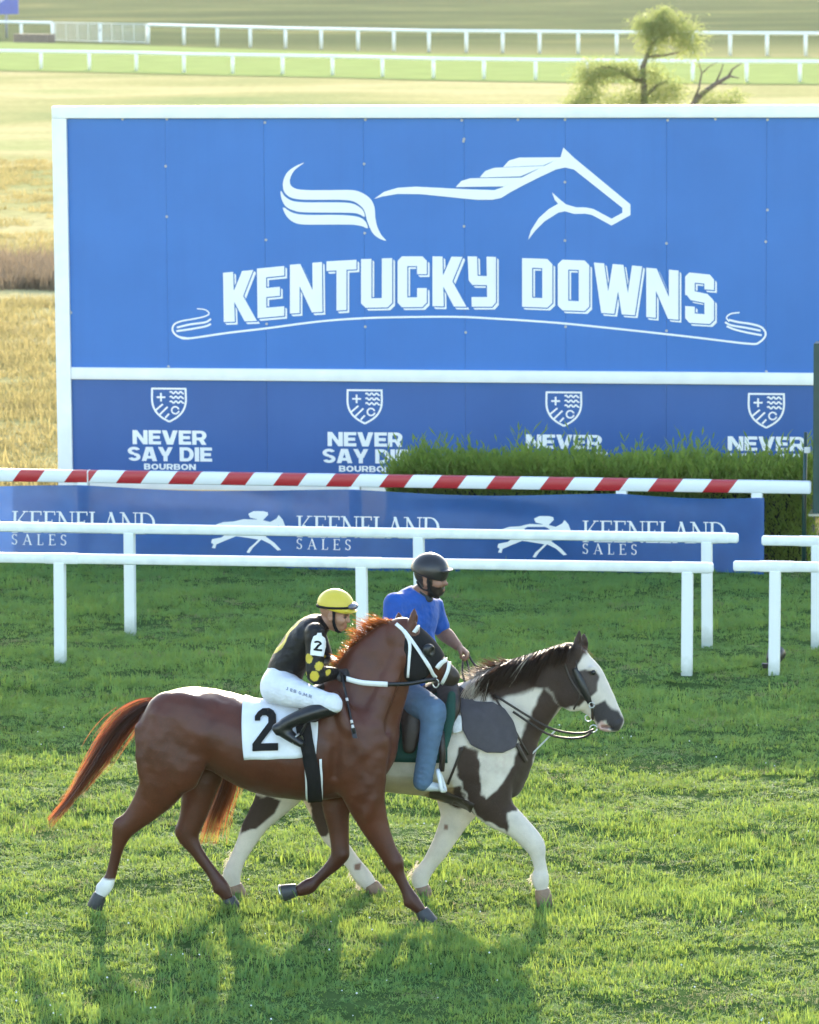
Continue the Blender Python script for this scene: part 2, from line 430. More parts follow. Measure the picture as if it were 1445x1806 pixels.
def m_ground():
    m, N, L, B = mat_new('dry_meadow'); geo = N.new('ShaderNodeNewGeometry')
    mp = N.new('ShaderNodeMapping'); L.new(geo.outputs['Position'], mp.inputs[0]); mp.inputs['Scale'].default_value = (.045, .05, 1)
    f = noise(N, L, 1.0, 6, .6, mp.outputs[0])
    c = ramp(N, L, f, [(.32, (.28, .31, .14)), (.46, (.41, .38, .18)), (.56, (.52, .45, .24)), (.7, (.34, .37, .16))])
    sp = N.new('ShaderNodeSeparateXYZ'); L.new(geo.outputs['Position'], sp.inputs[0])
    hm = N.new('ShaderNodeMath'); hm.operation = 'MULTIPLY_ADD'; L.new(f, hm.inputs[0]); hm.inputs[1].default_value = 90.; L.new(sp.outputs[1], hm.inputs[2])
    mr = N.new('ShaderNodeMapRange'); L.new(hm.outputs[0], mr.inputs[0]); mr.inputs[1].default_value = 255.; mr.inputs[2].default_value = 320.
    hc = ramp(N, L, f, [(.35, (.10, .125, .065)), (.55, (.14, .165, .08)), (.70, (.25, .24, .11))])
    c = mix_rgb(N, L, mr.outputs[0], c, hc)
    f2 = noise(N, L, 3.0, 5, .7, geo.outputs['Position'])
    c = mix_rgb(N, L, 1.0, c, ramp(N, L, f2, [(.3, (.7, .7, .66)), (.7, (1.12, 1.1, 1.05))]), 'MULTIPLY')
    L.new(c, B.inputs['Base Color']); B.inputs['Roughness'].default_value = 1.0; B.inputs['Specular IOR Level'].default_value = .0
    bump(N, L, B, f2, .6, .08); return m
M['ground'] = m_ground()
def sheet(name, xs, ys, zf, mat):
    X, Y = np.meshgrid(xs, ys, indexing='ij'); Z = zf(X, Y); n, m = X.shape
    V = np.stack([X, Y, Z], -1).reshape(-1, 3); I = np.arange(n*m).reshape(n, m)
    F = np.stack([I[:-1, :-1], I[1:, :-1], I[1:, 1:], I[:-1, 1:]], -1).reshape(-1, 4)
    return mesh_np(name, V, F, mat, smooth=True)
def hills(X, Y):
    r = np.clip((Y-330)/500, 0, 1); return r*r*(3-2*r)*(3+.8*np.sin(X*.006+1)+.8*np.sin(X*.013+Y*.004))
gx = np.concatenate([-np.geomspace(1800, 60, 24), np.linspace(-50, 50, 41), np.geomspace(60, 1800, 24)])
gy = np.concatenate([np.linspace(-60, 110, 60), np.geomspace(114, 2500, 60)])
tag(sheet('ground', gx, gy, lambda X, Y: hills(X, Y), M['ground']), kind='structure')
# --- the green course the horses walk on
def m_turf():
    m, N, L, B = mat_new('turf_soil'); geo = N.new('ShaderNodeNewGeometry')
    f = noise(N, L, 2.0, 5, .65, geo.outputs['Position'])
    L.new(ramp(N, L, f, [(.3, (.040, .075, .022)), (.7, (.075, .12, .035))]), B.inputs['Base Color'])
    B.inputs['Roughness'].default_value = .95; B.inputs['Specular IOR Level'].default_value = .0; return m
M['turf_soil'] = m_turf()
def turf_edge(x): return BAN_A[1]+(x-BAN_A[0])*BAN_D[1]/BAN_D[0]+.35
tx = np.linspace(-11, 11, 200); tv = np.linspace(0, 1, 210)
TX, TV = np.meshgrid(tx, tv, indexing='ij'); TY = 14+(turf_edge(TX)-14)*TV
n, m = TX.shape; I = np.arange(n*m).reshape(n, m)
tag(mesh_np('turf', np.stack([TX, TY, turf_h(TX, TY)], -1).reshape(-1, 3), np.stack([I[:-1, :-1], I[1:, :-1], I[1:, 1:], I[:-1, 1:]], -1).reshape(-1, 4), M['turf_soil'], smooth=True), kind='structure')
# --- blades: patches of blades, scattered over the lawn
LIB = bpy.data.collections.new('blade_patches'); LIBD = bpy.data.collections.new('dry_patches')
def blade_patch(name, n, size, hmin, hmax, wd, mat, col, lean=.45, seed=0, flop=.5):
    r = np.random.default_rng(seed)
    bx, by = r.uniform(-size, size, n), r.uniform(-size, size, n); a = r.uniform(0, 2*np.pi, n)
    h = r.uniform(hmin, hmax, n)*(.6+.8*r.random(n)**2); w = wd*r.uniform(.6, 1.2, n); ln = lean*r.random(n)+.05
    K = max(4, int((size/.045)**2)); kx, ky = r.uniform(-size, size, K), r.uniform(-size, size, K)          # small tufts: blades of one tuft lean together
    kk = np.argmin((bx[:, None]-kx)**2+(by[:, None]-ky)**2, 1); ka, kh, kg = r.uniform(0, 2*np.pi, K), r.uniform(.55, 1.5, K), r.uniform(.55, .95, K)
    a = np.where(r.random(n) < .7, ka[kk]+r.normal(0, .5, n), a); h = h*kh[kk]; bx, by = kx[kk]+(bx-kx[kk])*kg[kk], ky[kk]+(by-ky[kk])*kg[kk]
    dx, dy = np.cos(a), np.sin(a); V = []; 
    for t, ws in ((0, 1), (.5, .85), (1, 0)):
        ox = h*ln*(t**2)*1.2; zz = h*(t-flop*.35*ln*t*t)
        for s in ((-1, 1) if ws else (0,)):
            V.append(np.stack([bx+dx*ox-dy*w*ws*s, by+dy*ox+dx*w*ws*s, zz], 1))
    V = np.stack(V, 1).reshape(-1, 3); b = np.arange(n)[:, None]*5
    T = np.concatenate([b+[0, 1, 3], b+[0, 3, 2], b+[2, 3, 4]])
    me = bpy.data.meshes.new(name); me.from_pydata(V.tolist(), [], T.tolist()); me.materials.append(mat)
    o = bpy.data.objects.new(name, me); col.objects.link(o); return o
M['blade'] = mat_leaf('grass_blade', (.076, .215, .078), (.175, .33, .095), (.54, .60, .07), .38, .65, 1.7, .10, c3=(.20, .23, .06))
M['dry'] = mat_leaf('dry_grass', (.24, .21, .08), (.36, .29, .12), (.6, .5, .22), .35, .7, .35, .05, c3=(.2, .24, .07))
M['tall'] = mat_leaf('tall_dry_grass', (.19, .145, .095), (.28, .21, .14), (.42, .32, .2), .3, .7, .5, .15)
for i in range(8): blade_patch('blade_patch', 400, .2, .022, .046, .0031, M['blade'], LIB, 1.2, 100+i, .9)
for i in range(2): blade_patch('coarse_patch', 70, .16, .06, .11, .0042, M['blade'], LIB, 1.0, 200+i, .9)
M['clip'] = mat_leaf('dry_clippings', (.17, .19, .075), (.33, .31, .15), (.5, .5, .2), .25, .8, 2.0, .05)
for i in range(2): blade_patch('divot_patch', 190, .17, .012, .034, .0034, M['clip'], LIB, 1.6, 230+i, 1.6)
for i in range(4): blade_patch('dry_patch', 160, .45, .06, .20, .008, M['dry'], LIBD, .7, 300+i)
for i in range(3): blade_patch('tall_patch', 200, .5, .35, .75, .009, M['tall'], LIBD, .35, 400+i)
def scatter(name, P, rot, scl, idx, lib, label, cat):
    me = bpy.data.meshes.new(name); me.vertices.add(len(P)); me.vertices.foreach_set('co', np.asarray(P, np.float32).ravel())
    for nm, ty, dat in (('rot', 'FLOAT_VECTOR', rot), ('scl', 'FLOAT_VECTOR', scl), ('pick', 'INT', idx)):
        at = me.attributes.new(nm, ty, 'POINT'); at.data.foreach_set('vector' if ty == 'FLOAT_VECTOR' else 'value', np.asarray(dat, np.float32 if ty != 'INT' else np.int32).ravel())
    o = link(bpy.data.objects.new(name, me)); tag(o, label, cat, kind='stuff')
    g = bpy.data.node_groups.new(name, 'GeometryNodeTree')
    g.interface.new_socket('Geometry', in_out='INPUT', socket_type='NodeSocketGeometry'); g.interface.new_socket('Geometry', in_out='OUTPUT', socket_type='NodeSocketGeometry')
    N, L = g.nodes, g.links; gi = N.new('NodeGroupInput'); go = N.new('NodeGroupOutput')
    ci = N.new('GeometryNodeCollectionInfo'); ci.inputs[0].default_value = lib; ci.inputs['Separate Children'].default_value = True; ci.inputs['Reset Children'].default_value = True
    mp = N.new('GeometryNodeMeshToPoints'); ip = N.new('GeometryNodeInstanceOnPoints'); ip.inputs['Pick Instance'].default_value = True
    def at(nm, ty):
        a = N.new('GeometryNodeInputNamedAttribute'); a.data_type = ty; a.inputs[0].default_value = nm; return a.outputs[0]
    L.new(gi.outputs[0], mp.inputs[0]); L.new(mp.outputs[0], ip.inputs['Points']); L.new(ci.outputs[0], ip.inputs['Instance'])
    L.new(at('pick', 'INT'), ip.inputs['Instance Index']); L.new(at('rot', 'FLOAT_VECTOR'), ip.inputs['Rotation']); L.new(at('scl', 'FLOAT_VECTOR'), ip.inputs['Scale'])
    L.new(ip.outputs[0], go.inputs[0]); md = o.modifiers.new('scatter', 'NODES'); md.node_group = g; return o
# children of the library come out sorted by name: blade_patch* (0-7), coarse_patch* (8-9)
st = .21; px_, py_ = np.meshgrid(np.arange(-9, 9, st), np.arange(19.5, 43.5, st)); px_, py_ = px_.ravel(), py_.ravel()
px_ = px_+RNG.uniform(-.5, .5, px_.size)*st; py_ = py_+RNG.uniform(-.5, .5, py_.size)*st
k_ = (np.abs(px_) < .098*(py_+1)+2.4) & (py_ < turf_edge(px_)-.35); px_, py_ = px_[k_], py_[k_]; nn = len(px_)
hv = 1.0+.45*np.sin(px_*1.1+1.9*np.sin(py_*.7))*np.sin(py_*1.9+np.sin(px_*.7)*1.1)+.42*np.sin(px_*3.7+2*np.sin(py_*2.1))*np.sin(py_*5.3+px_)+RNG.normal(0, .12, nn)
hv = np.clip(hv, .4, 1.9)
pk = RNG.integers(0, 8, nn); co = RNG.random(nn) < .10; pk[co] = RNG.integers(8, 10, co.sum()); dv_ = (RNG.random(nn) < .10*(1+np.sin(px_*2.1+1.5*np.sin(py_*1.3))*np.sin(py_*2.7+px_))); pk[dv_] = RNG.integers(10, 12, dv_.sum())
scatter('grass', np.stack([px_, py_, turf_h(px_, py_)-.004], 1), np.stack([RNG.uniform(-.08, .08, nn), RNG.uniform(-.08, .08, nn), RNG.uniform(0, 6.28, nn)], 1),
        np.stack([np.full(nn, 1.05), np.full(nn, 1.05), hv], 1), pk, LIB, 'short green turf of the race course, lumpy and uneven', 'grass')
# dry meadow beyond the board
dp = []; 
for y0, y1, d in ((44, 75, 3.2), (80, 125, 1.2)):
    cnt = int((y1-y0)*22*d); y = RNG.uniform(y0, y1, cnt); x = -.125*y+RNG.uniform(-3, 19, cnt); dp.append(np.stack([x, y], 1))
dp = np.concatenate(dp); dk = RNG.integers(0, 4, len(dp))
tl = np.stack([RNG.uniform(-20, 8, 900), 0*RNG.uniform(0, 1, 900)], 1); tl[:, 1] = ground(50, 512)[1]+.3+RNG.uniform(0, 5.5, 900)+.14*(-tl[:, 0]-7)
dp = np.concatenate([dp, tl]); dk = np.concatenate([dk, RNG.integers(4, 7, len(tl))]); nn = len(dp)
zs = np.where(dk > 3, RNG.uniform(.35, .65, nn), RNG.uniform(.4, 1.0, nn))
scatter('dry_grass', np.stack([dp[:, 0], dp[:, 1], 0*dp[:, 0]], 1), np.stack([0*zs, 0*zs, RNG.uniform(0, 6.28, nn)], 1), np.stack([0*zs+1, 0*zs+1, zs], 1), dk, LIBD,
        'straw-coloured meadow grass behind the blue board', 'grass')
# tiny white specks scattered over the lawn
mb = MB()
for _ in range(190):
    y = random.uniform(22.5, 33); x = random.uniform(-1, 1)*(.1*y+.6); z = float(turf_h(x, y))+random.uniform(.045, .065); r = random.uniform(.0035, .0075)
    V = [np.array([x, y, z])+r*np.array(v) for v in ((1, 0, 0), (-1, 0, 0), (0, 1, 0), (0, -1, 0), (0, 0, 1), (0, 0, -1))]
    mb.add(V, [(0, 2, 4), (2, 1, 4), (1, 3, 4), (3, 0, 4), (2, 0, 5), (1, 2, 5), (3, 1, 5), (0, 3, 5)])
tag(mb.build('white_dots', M['print_white']), 'tiny white specks dotted over the lawn', 'lawn_specks', kind='stuff')

# ================================================================ WHITE RUNNING RAILS
def rail_fence(name, line, posts, x0, x1, py_top, px_top, label, group=None, sec=(.044, .043), pw=.047, dep=.05):
    A, d, at = line; nrm = np.array([d[1], -d[0], 0]); H = height_at(at(px_top), py_top)
    e0, e1 = at(x0), at(x1); c = (e0+e1)/2; root = thing(name, at(posts[0]), label, 'fence', group)
    ln = np.linalg.norm(e1-e0)/2; mb = MB(); mb.box(c+UP*(H-sec[1]), nrm, sec[0], UP, sec[1], d, ln, .022)
    rl = smooth_by_angle(mb.build('rail', M['rail'], root))
    for px in posts:
        p = at(px); mb = MB(); tp = H-2*sec[1]+.012; tilt = random.uniform(-.012, .012)
        mb.box(p+UP*(tp/2-.03), d+UP*tilt, pw, nrm, dep, UP-d*tilt, tp/2+.03, .012)
        smooth_by_angle(mb.build('post', M['post'], root))
        mb = MB(); mb.box(p+UP*(H-sec[1])+d*random.uniform(-.03, .03), nrm, sec[0]+.003, UP, sec[1]+.003, d, random.uniform(.14, .19), .022)
        smooth_by_angle(mb.build('sleeve', M['rail'], rl))
    return root
FRONT = base_line(108, 1180, 1212, 1200); REAR = base_line(231, 1124, 1247, 1144)
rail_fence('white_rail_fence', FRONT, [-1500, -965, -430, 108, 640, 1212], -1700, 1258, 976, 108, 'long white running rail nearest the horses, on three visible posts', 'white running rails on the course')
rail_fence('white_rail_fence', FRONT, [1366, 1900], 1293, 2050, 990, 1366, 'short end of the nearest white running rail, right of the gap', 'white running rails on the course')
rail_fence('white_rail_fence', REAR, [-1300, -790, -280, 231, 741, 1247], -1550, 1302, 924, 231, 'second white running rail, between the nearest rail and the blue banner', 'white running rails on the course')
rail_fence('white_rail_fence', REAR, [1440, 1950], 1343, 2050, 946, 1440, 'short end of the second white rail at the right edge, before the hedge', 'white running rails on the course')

# ================================================================ RED AND WHITE RAIL
def m_stripe():
    m, N, L, B = mat_new('red_white_stripes'); geo = N.new('ShaderNodeNewGeometry')
    dv = N.new('ShaderNodeVectorMath'); dv.operation = 'DOT_PRODUCT'; L.new(geo.outputs['Position'], dv.inputs[0]); dv.inputs[1].default_value = tuple(BAN_D-UP*.75)
    def mth(op, a, b):
        q = N.new('ShaderNodeMath'); q.operation = op
        for i, v in enumerate((a, b)):
            if isinstance(v, bpy.types.NodeSocket): L.new(v, q.inputs[i])
            else: q.inputs[i].default_value = v
        return q.outputs[0]
    PER = np.linalg.norm(ban_at(985)-ban_at(597))/4.13
    ph = float(np.dot(ban_at(597)+UP*1.0, BAN_D-UP*.75))
    f = mth('FRACT', mth('DIVIDE', mth('SUBTRACT', dv.outputs['Value'], ph-50*PER), PER), 0.)
    red = mth('LESS_THAN', f, .47)
    end = mth('LESS_THAN', dv.outputs['Value'], float(np.dot(ban_at(1322)+UP*1.0, BAN_D-UP*.75)))
    red = mth('MULTIPLY', red, end)
    L.new(mix_rgb(N, L, red, (.78, .79, .78), (.42, .012, .022)), B.inputs['Base Color']); B.inputs['Roughness'].default_value = .38; return m
M['stripe'] = m_stripe()
bf_posts = [-1290, -810, -330, 150, 628, 1097, 1335]; HB = height_at(ban_at(150), 829)
rb = thing('striped_rail_fence', ban_at(150), 'red and white striped rail on posts above the blue banner', 'fence')
e0, e1 = ban_at(-1450), ban_at(1430); mb = MB()
mb.box((e0+e1)/2+UP*(HB-.062), BAN_N, .058, UP, .062, BAN_D, np.linalg.norm(e1-e0)/2, .022)
rr = smooth_by_angle(mb.build('rail', M['stripe'], rb))
for px in bf_posts:
    p = ban_at(px); tp = HB-.11; mb = MB(); mb.box(p+UP*(tp/2-.02), BAN_D, .055, BAN_N, .05, UP, tp/2+.02, .012); smooth_by_angle(mb.build('post', M['post'], rb))
mb = MB(); mb.box(ban_at(160)+UP*(HB-.062), BAN_N, .062, UP, .066, BAN_D, .014, .02); mb.build('joint_band', M['rail'], rr)

# ================================================================ PRINTED FONTS
def block(ch, w):
    s = 18; P = {
    'K': [rect(0, 0, s, 88), hbar(20, 36, w-10, 88, 20), hbar(19, 54, w-10, 0, 20)],
    'E': [rect(0, 0, s, 88), rect(0, 71, w, 88), rect(0, 36, w*.84, 52), rect(0, 0, w, 17)],
    'N': [rect(0, 0, 17, 88), rect(w-17, 0, w, 88), hbar(9, 88, w-9, 0, 19)],
    'T': [rect(0, 71, w, 88), rect(w/2-9, 0, w/2+9, 88)],
    'U': [rect(0, 8, s, 88), rect(w-s, 8, w, 88), [(0, 8), (8, 0), (w-8, 0), (w, 8), (w, 17), (0, 17)]],
    'C': [rect(0, 8, s, 80), [(0, 80), (8, 88), (w-8, 88), (w, 80), (w, 71), (0, 71)], [(0, 8), (8, 0), (w-8, 0), (w, 8), (w, 17), (0, 17)], rect(w-s, 57, w, 81), rect(w-s, 7, w, 33)],
    'Y': [rect(0, 48, s, 88), rect(w-s, 8, w, 88), [(0, 46), (7, 38), (w, 38), (w, 54), (0, 54)], [(4, 0), (w-8, 0), (w, 8), (w, 17), (4, 17)]],
    'D': [rect(0, 0, s, 88), rect(w-s, 9, w, 79), [(0, 88), (w-9, 88), (w, 79), (w, 71), (0, 71)], [(0, 0), (w-9, 0), (w, 9), (w, 17), (0, 17)]],
    'O': [rect(0, 8, s, 80), rect(w-s, 8, w, 80), [(0, 80), (8, 88), (w-8, 88), (w, 80), (w, 71), (0, 71)], [(0, 8), (8, 0), (w-8, 0), (w, 8), (w, 17), (0, 17)]],
    'W': [hbar(9, 88, 22, 0, 18), hbar(w/2-1, 88, w/2-15, 0, 17), hbar(w/2+1, 88, w/2+15, 0, 17), hbar(w-9, 88, w-22, 0, 18)],
    'S': [[(0, 80), (8, 88), (w-8, 88), (w, 80), (w, 71), (0, 71)], rect(0, 48, s, 80), rect(w-s, 61, w, 80), [(0, 52), (10, 40), (w-10, 36), (w, 34), (w-2, 44), (w-12, 53), (s, 56), (s, 60), (0, 60)], rect(w-s, 8, w, 42), [(0, 8), (8, 0), (w-8, 0), (w, 8), (w, 17), (0, 17)], rect(0, 8, s, 29)]}
    return P[ch]
def heavy(ch):
    G = {'N': (1.05, [rect(0, 0, .3, 1), rect(.75, 0, 1.05, 1), hbar(.16, 1, .89, 0, .32)]),
    'E': (.86, [rect(0, 0, .3, 1), rect(0, .78, .86, 1), rect(0, .39, .78, .61), rect(0, 0, .86, .22)]),
    'V': (1.1, [hbar(.17, 1, .5, 0, .34), hbar(.93, 1, .6, 0, .34)]),
    'R': (1.0, [rect(0, 0, .3, 1), rect(0, .8, .62, 1), rect(0, .32, .62, .52), arc(.6, .66, .4, .34, -90, 90, .3, .2), hbar(.56, .45, .83, 0, .34)]),
    'S': (.95, [arc(.47, .715, .46, .285, 20, 270, .29, .2), arc(.48, .285, .46, .285, -160, 90, .29, .2)]),
    'A': (1.12, [hbar(.17, 0, .48, 1, .34), hbar(.95, 0, .64, 1, .34), rect(.25, .17, .87, .37)]),
    'Y': (1.08, [hbar(.17, 1, .5, .38, .34), hbar(.91, 1, .58, .38, .34), rect(.39, 0, .69, .46)]),
    'D': (1.02, [rect(0, 0, .3, 1), rect(0, .78, .52, 1), rect(0, 0, .52, .22), arc(.5, .5, .52, .5, -90, 90, .3, .22)]),
    'I': (.32, [rect(0, 0, .32, 1)]),
    'B': (1.0, [rect(0, 0, .3, 1), rect(0, .8, .62, 1), rect(0, .4, .65, .6), rect(0, 0, .65, .2), arc(.6, .73, .36, .27, -90, 90, .28, .2), arc(.62, .3, .38, .3, -90, 90, .29, .2)]),
    'O': (1.12, [arc(.56, .5, .56, .5, 0, 186, .3, .22, 20), arc(.56, .5, .56, .5, 180, 366, .3, .22, 20)]),
    'U': (1.02, [rect(0, .38, .3, 1), rect(.72, .38, 1.02, 1), arc(.51, .42, .51, .42, 178, 362, .3, .22)]),
    'G': (1.0, [arc(.5, .5, .5, .5, 30, 350, .24, .18, 24), rect(.5, .3, 1, .5)]), 'M': (1.2, [rect(0, 0, .24, 1), rect(.96, 0, 1.2, 1), hbar(.14, 1, .6, .2, .26), hbar(1.06, 1, .6, .2, .26)]),
    'J': (.7, [rect(.42, .3, .7, 1), arc(.35, .35, .35, .35, 180, 362, .26, .2)]), '.': (.24, [rect(0, 0, .24, .22)]),
    '2': (.86, [arc(.43, .70, .42, .30, 0, 165, .24, .2), hbar(.70, .70, .20, .18, .30), rect(0, 0, .86, .2)]), ' ': (.35, [])}
    return G[ch]
def serif(ch):
    T, t, s = .13, .05, .045
    def st(x, w, a=.09): return [rect(x, 0, x+w, 1), rect(x-a, 0, x+w+a, s), rect(x-a, 1-s, x+w+a, 1)]
    G = {'K': (.92, st(.12, T)+[hbar(.22, .40, .72, 1, .065), hbar(.40, .58, .78, 0, .16), rect(.58, 1-s, .86, 1), rect(.62, 0, .94, s)]),
    'E': (.74, st(.12, T)+[rect(.1, 1-t, .66, 1), rect(.1, 0, .70, t), rect(.2, .48, .52, .53), rect(.61, .82, .66, 1), rect(.65, 0, .70, .2), rect(.48, .40, .52, .61)]),
    'N': (1.0, [rect(.14, 0, .2, 1), rect(.80, 0, .86, 1), hbar(.16, 1, .82, 0, .15), rect(.03, 0, .31, s), rect(.0, 1-s, .24, 1), rect(.70, 1-s, .98, 1)]),
    'L': (.7, st(.12, T)+[rect(.1, 0, .64, t), rect(.59, 0, .64, .24)]),
    'A': (.98, [hbar(.16, 0, .50, 1, .06), hbar(.84, 0, .48, 1, .15), rect(.26, .32, .72, .37), rect(.03, 0, .30, s), rect(.68, 0, .98, s)]),
    'D': (.98, [rect(.12, 0, .12+T, 1), rect(.03, 0, .4, t), rect(.03, 1-t, .4, 1), arc(.38, .5, .52, .5, -90, 90, .14, .05, 20)]),
    'S': (.62, [arc(.31, .74, .25, .26, 25, 270, .11, .06), arc(.31, .26, .26, .26, -155, 90, .12, .06), rect(.5, .78, .54, .97), rect(.06, .03, .10, .24)])}
    return G[ch]
def line_of(text, font, gap):
    out = []; x = 0
    for ch in text:
        w, ps = font(ch); out += [[(px+x, py) for px, py in p] for p in ps]; x += w+gap
    return out, x-gap
def fit(polys, w, x0, x1, y0, y1, sl=0.0):
    """unit text -> box x0..x1, baseline y0, cap height to y1; sl = rise over the run"""
    return [[(x0+(x1-x0)*px/w, y0+(y1-y0)*py+sl*px/w) for px, py in p] for p in polys]

# ================================================================ BLUE BOARD
BP0, BP1 = ground(100, 900), ground(1440, 917); BD = unit(BP1-BP0); BN = np.array([BD[1], -BD[0], 0])
def buv(px, py):
    p = on_plane(px, py, BP0, BN); return np.array([np.dot(p-BP0, BD), p[2]])
def bxyz(uv, off=0.0):
    uv = np.asarray(uv, float); return BP0+uv[..., 0:1]*BD+uv[..., 1:2]*UP+BN*off
def m_board(name, col):
    m, N, L, B = mat_new(name); geo = N.new('ShaderNodeNewGeometry'); oi = N.new('ShaderNodeObjectInfo')
    f = noise(N, L, 1.1, 5, .6, geo.outputs['Position']); g = ramp(N, L, f, [(.3, (.90, .92, .93)), (.7, (1.05, 1.04, 1.03))])
    mp = N.new('ShaderNodeMapping'); L.new(geo.outputs['Position'], mp.inputs[0]); mp.inputs['Scale'].default_value = (9, 9, .5)
    st = ramp(N, L, noise(N, L, 1.0, 4, .6, mp.outputs[0]), [(.32, (.965, .97, .975)), (.5, (1, 1, 1))])        # faint rain streaks
    rr = ramp(N, L, oi.outputs['Random'], [(0., (.96, .965, .97)), (1., (1.03, 1.025, 1.02))])
    c = mix_rgb(N, L, 1., mix_rgb(N, L, 1., mix_rgb(N, L, 1., col, g, 'MULTIPLY'), st, 'MULTIPLY'), rr, 'MULTIPLY')
    L.new(c, B.inputs['Base Color']); B.inputs['Roughness'].default_value = .42; B.inputs['Specular IOR Level'].default_value = .35
    bump(N, L, B, noise(N, L, .9, 2, .4, geo.outputs['Position']), .5, .05); return m
M['board'] = m_board('blue_board_vinyl', (.042, .168, .48)); M['board_low'] = m_board('dark_blue_board_vinyl', (.032, .108, .325))
M['bolt'] = mat_simple('bolt_grey', (.55, .52, .48), .5, .2, 10)
board = thing('billboard', BP0, 'huge blue billboard in a white frame with a white horse emblem', 'billboard')
uL = buv(99, 500)[0]; uL2 = buv(124, 500)[0]; uR = buv(1700, 500)[0]; vT = buv(700, 186)[1]; vT2 = buv(700, 208)[1]
vM = buv(700, 651.5)[1]; vM2 = buv(700, 673)[1]; vB = buv(300, 841)[1]; vB2 = buv(300, 863)[1]
def bbox_(name, u0, u1, v0, v1, d0, d1, mat, par, bev=0):
    mb = MB(); c = bxyz([(u0+u1)/2, (v0+v1)/2], (d0+d1)/2); mb.box(c, BN, (d1-d0)/2, UP, (v1-v0)/2, BD, (u1-u0)/2, bev); o = mb.build(name, mat, par)
    return smooth_by_angle(o) if bev else o
bbox_('frame_post', uL, uL2, .0, vT2, -.06, .06, M['white_paint'], board)
for u in (2.5, 5.0, 7.5): bbox_('rear_leg', u, u+.12, 0, vT2-.2, -.22, -.08, M['white_paint'], board)
bbox_('top_beam', uL, uR, vT2, vT, -.062, .062, M['white_paint'], board, .012)
bbox_('middle_beam', uL2, uR, vM2, vM, -.02, .05, M['white_paint'], board, .01)
bbox_('bottom_beam', uL2, uR, vB2, vB, -.05, .05, M['white_paint'], board, .01)
bbox_('gap_blocker', uL2, uR, vB, vT2, -.05, -.03, M['board_low'], board)  # added sheet: keeps the sunlit field from showing through the panel gaps
seams = [buv(x, 430)[0] for x in (295, 468, 643, 820, 998, 1176, 1352, 1528)]
us = [uL2]+seams+[uR]
for a, b in zip(us[:-1], us[1:]): bbox_('panel', a+.0012, b-.0012, vM, vT2, -.015, .012+random.uniform(0, .004), M['board'], board)
us2 = [uL2]+seams[1::2]+[uR]
for a, b in zip(us2[:-1], us2[1:]): bbox_('lower_panel', a+.0012, b-.0012, vB, vM2, -.015, .012+random.uniform(0, .003), M['board_low'], board)
bm_ = bpy.data.meshes.new('bolt'); V = [(math.cos(a)*.016*s, math.sin(a)*.016*s, z) for s, z in ((1, 0), (.7, .009)) for a in np.arange(8)*math.pi/4]
bm_.from_pydata(V, [], [tuple(range(8, 16))]+[(i, (i+1) % 8, 8+(i+1) % 8, 8+i) for i in range(8)]); bm_.materials.append(M['bolt'])
BROT = Matrix((tuple(BD), tuple(UP), tuple(BN))).transposed().to_euler()
for x, y in ((293, 293), (295, 382), (470, 423), (643, 289), (644, 411), (818, 249), (819, 399), (997, 321), (997, 424), (1176, 429), (1354, 370), (1351, 426), (471, 571), (645, 576), (822, 586), (998, 576), (217, 210), (295, 210), (468, 216), (645, 211), (815, 212), (914, 211), (997, 211), (1178, 212), (1262, 210), (1354, 211), (126, 551), (298, 646), (1352, 655), (819, 245), (1176, 583)):
    o = bpy.data.objects.new('bolt', bm_); link(o, board); o.location = bxyz(buv(x, y), .017)-BP0; o.rotation_euler = BROT
def print_on(name, polys, bounds, res, mapper, mat, par, smoothr=0.0, field=None):
    xs, ys, D = raster(polys, bounds, res)
    if field is not None: D = field(xs, ys, D, res)
    V, F = field_mesh(xs, ys, D); return mesh_np(name, mapper(V), F, mat, par)
# pixel-space artwork carried to the board's own plane (homography through the plane is exact: map the vertices)
def px_to_board(off):
    def f(V): return np.array([on_plane(x, y, BP0+BN*off, BN) for x, y in V])
    return f
c3 = lambda L: [(280+x/2.491, 230+y/2.491) for x, y in L]; c4 = lambda L: [(820+x/2.491, 230+y/2.491) for x, y in L]
sm = lambda P, n=4: [tuple(p) for p in catmull(P, n, True)]
t1 = c3([(640, 142), (600, 158), (565, 185), (547, 225), (550, 265), (575, 292), (620, 303), (700, 305), (790, 305), (850, 310), (885, 330), (905, 355), (917, 400), (940, 450), (970, 475), (1000, 484), (978, 458), (960, 420), (952, 380), (948, 335), (930, 300), (895, 275), (850, 262), (760, 262), (650, 262), (600, 255), (578, 235), (580, 205), (600, 172)])
t2 = c3([(537, 265), (540, 300), (560, 335), (600, 354), (650, 360), (840, 362), (880, 368), (905, 380), (900, 355), (880, 335), (845, 320), (780, 316), (650, 316), (590, 310), (555, 290)])
t3 = c3([(548, 338), (555, 365), (580, 395), (620, 412), (700, 414), (840, 414), (890, 420), (918, 430), (912, 405), (890, 385), (850, 375), (780, 371), (650, 371), (590, 362)])
crest = c4([(0, 258), (130, 262), (165, 250), (240, 212), (345, 158), (420, 120), (433, 75), (480, 120), (728, 325), (728, 372), (645, 418), (560, 372), (530, 366), (480, 367), (440, 355), (410, 362), (350, 400), (310, 440), (278, 482), (290, 440), (325, 385), (370, 345), (410, 322), (395, 305), (383, 272), (420, 305), (445, 325), (490, 338), (530, 338), (565, 345), (645, 388), (692, 362), (692, 340), (480, 172), (440, 163), (400, 172), (330, 205), (250, 245), (200, 272), (160, 297), (120, 305), (60, 305), (0, 300)])+c3([(1250, 290), (1150, 280), (1050, 279), (985, 290), (947, 301), (990, 270), (1050, 252), (1130, 247), (1250, 253)])
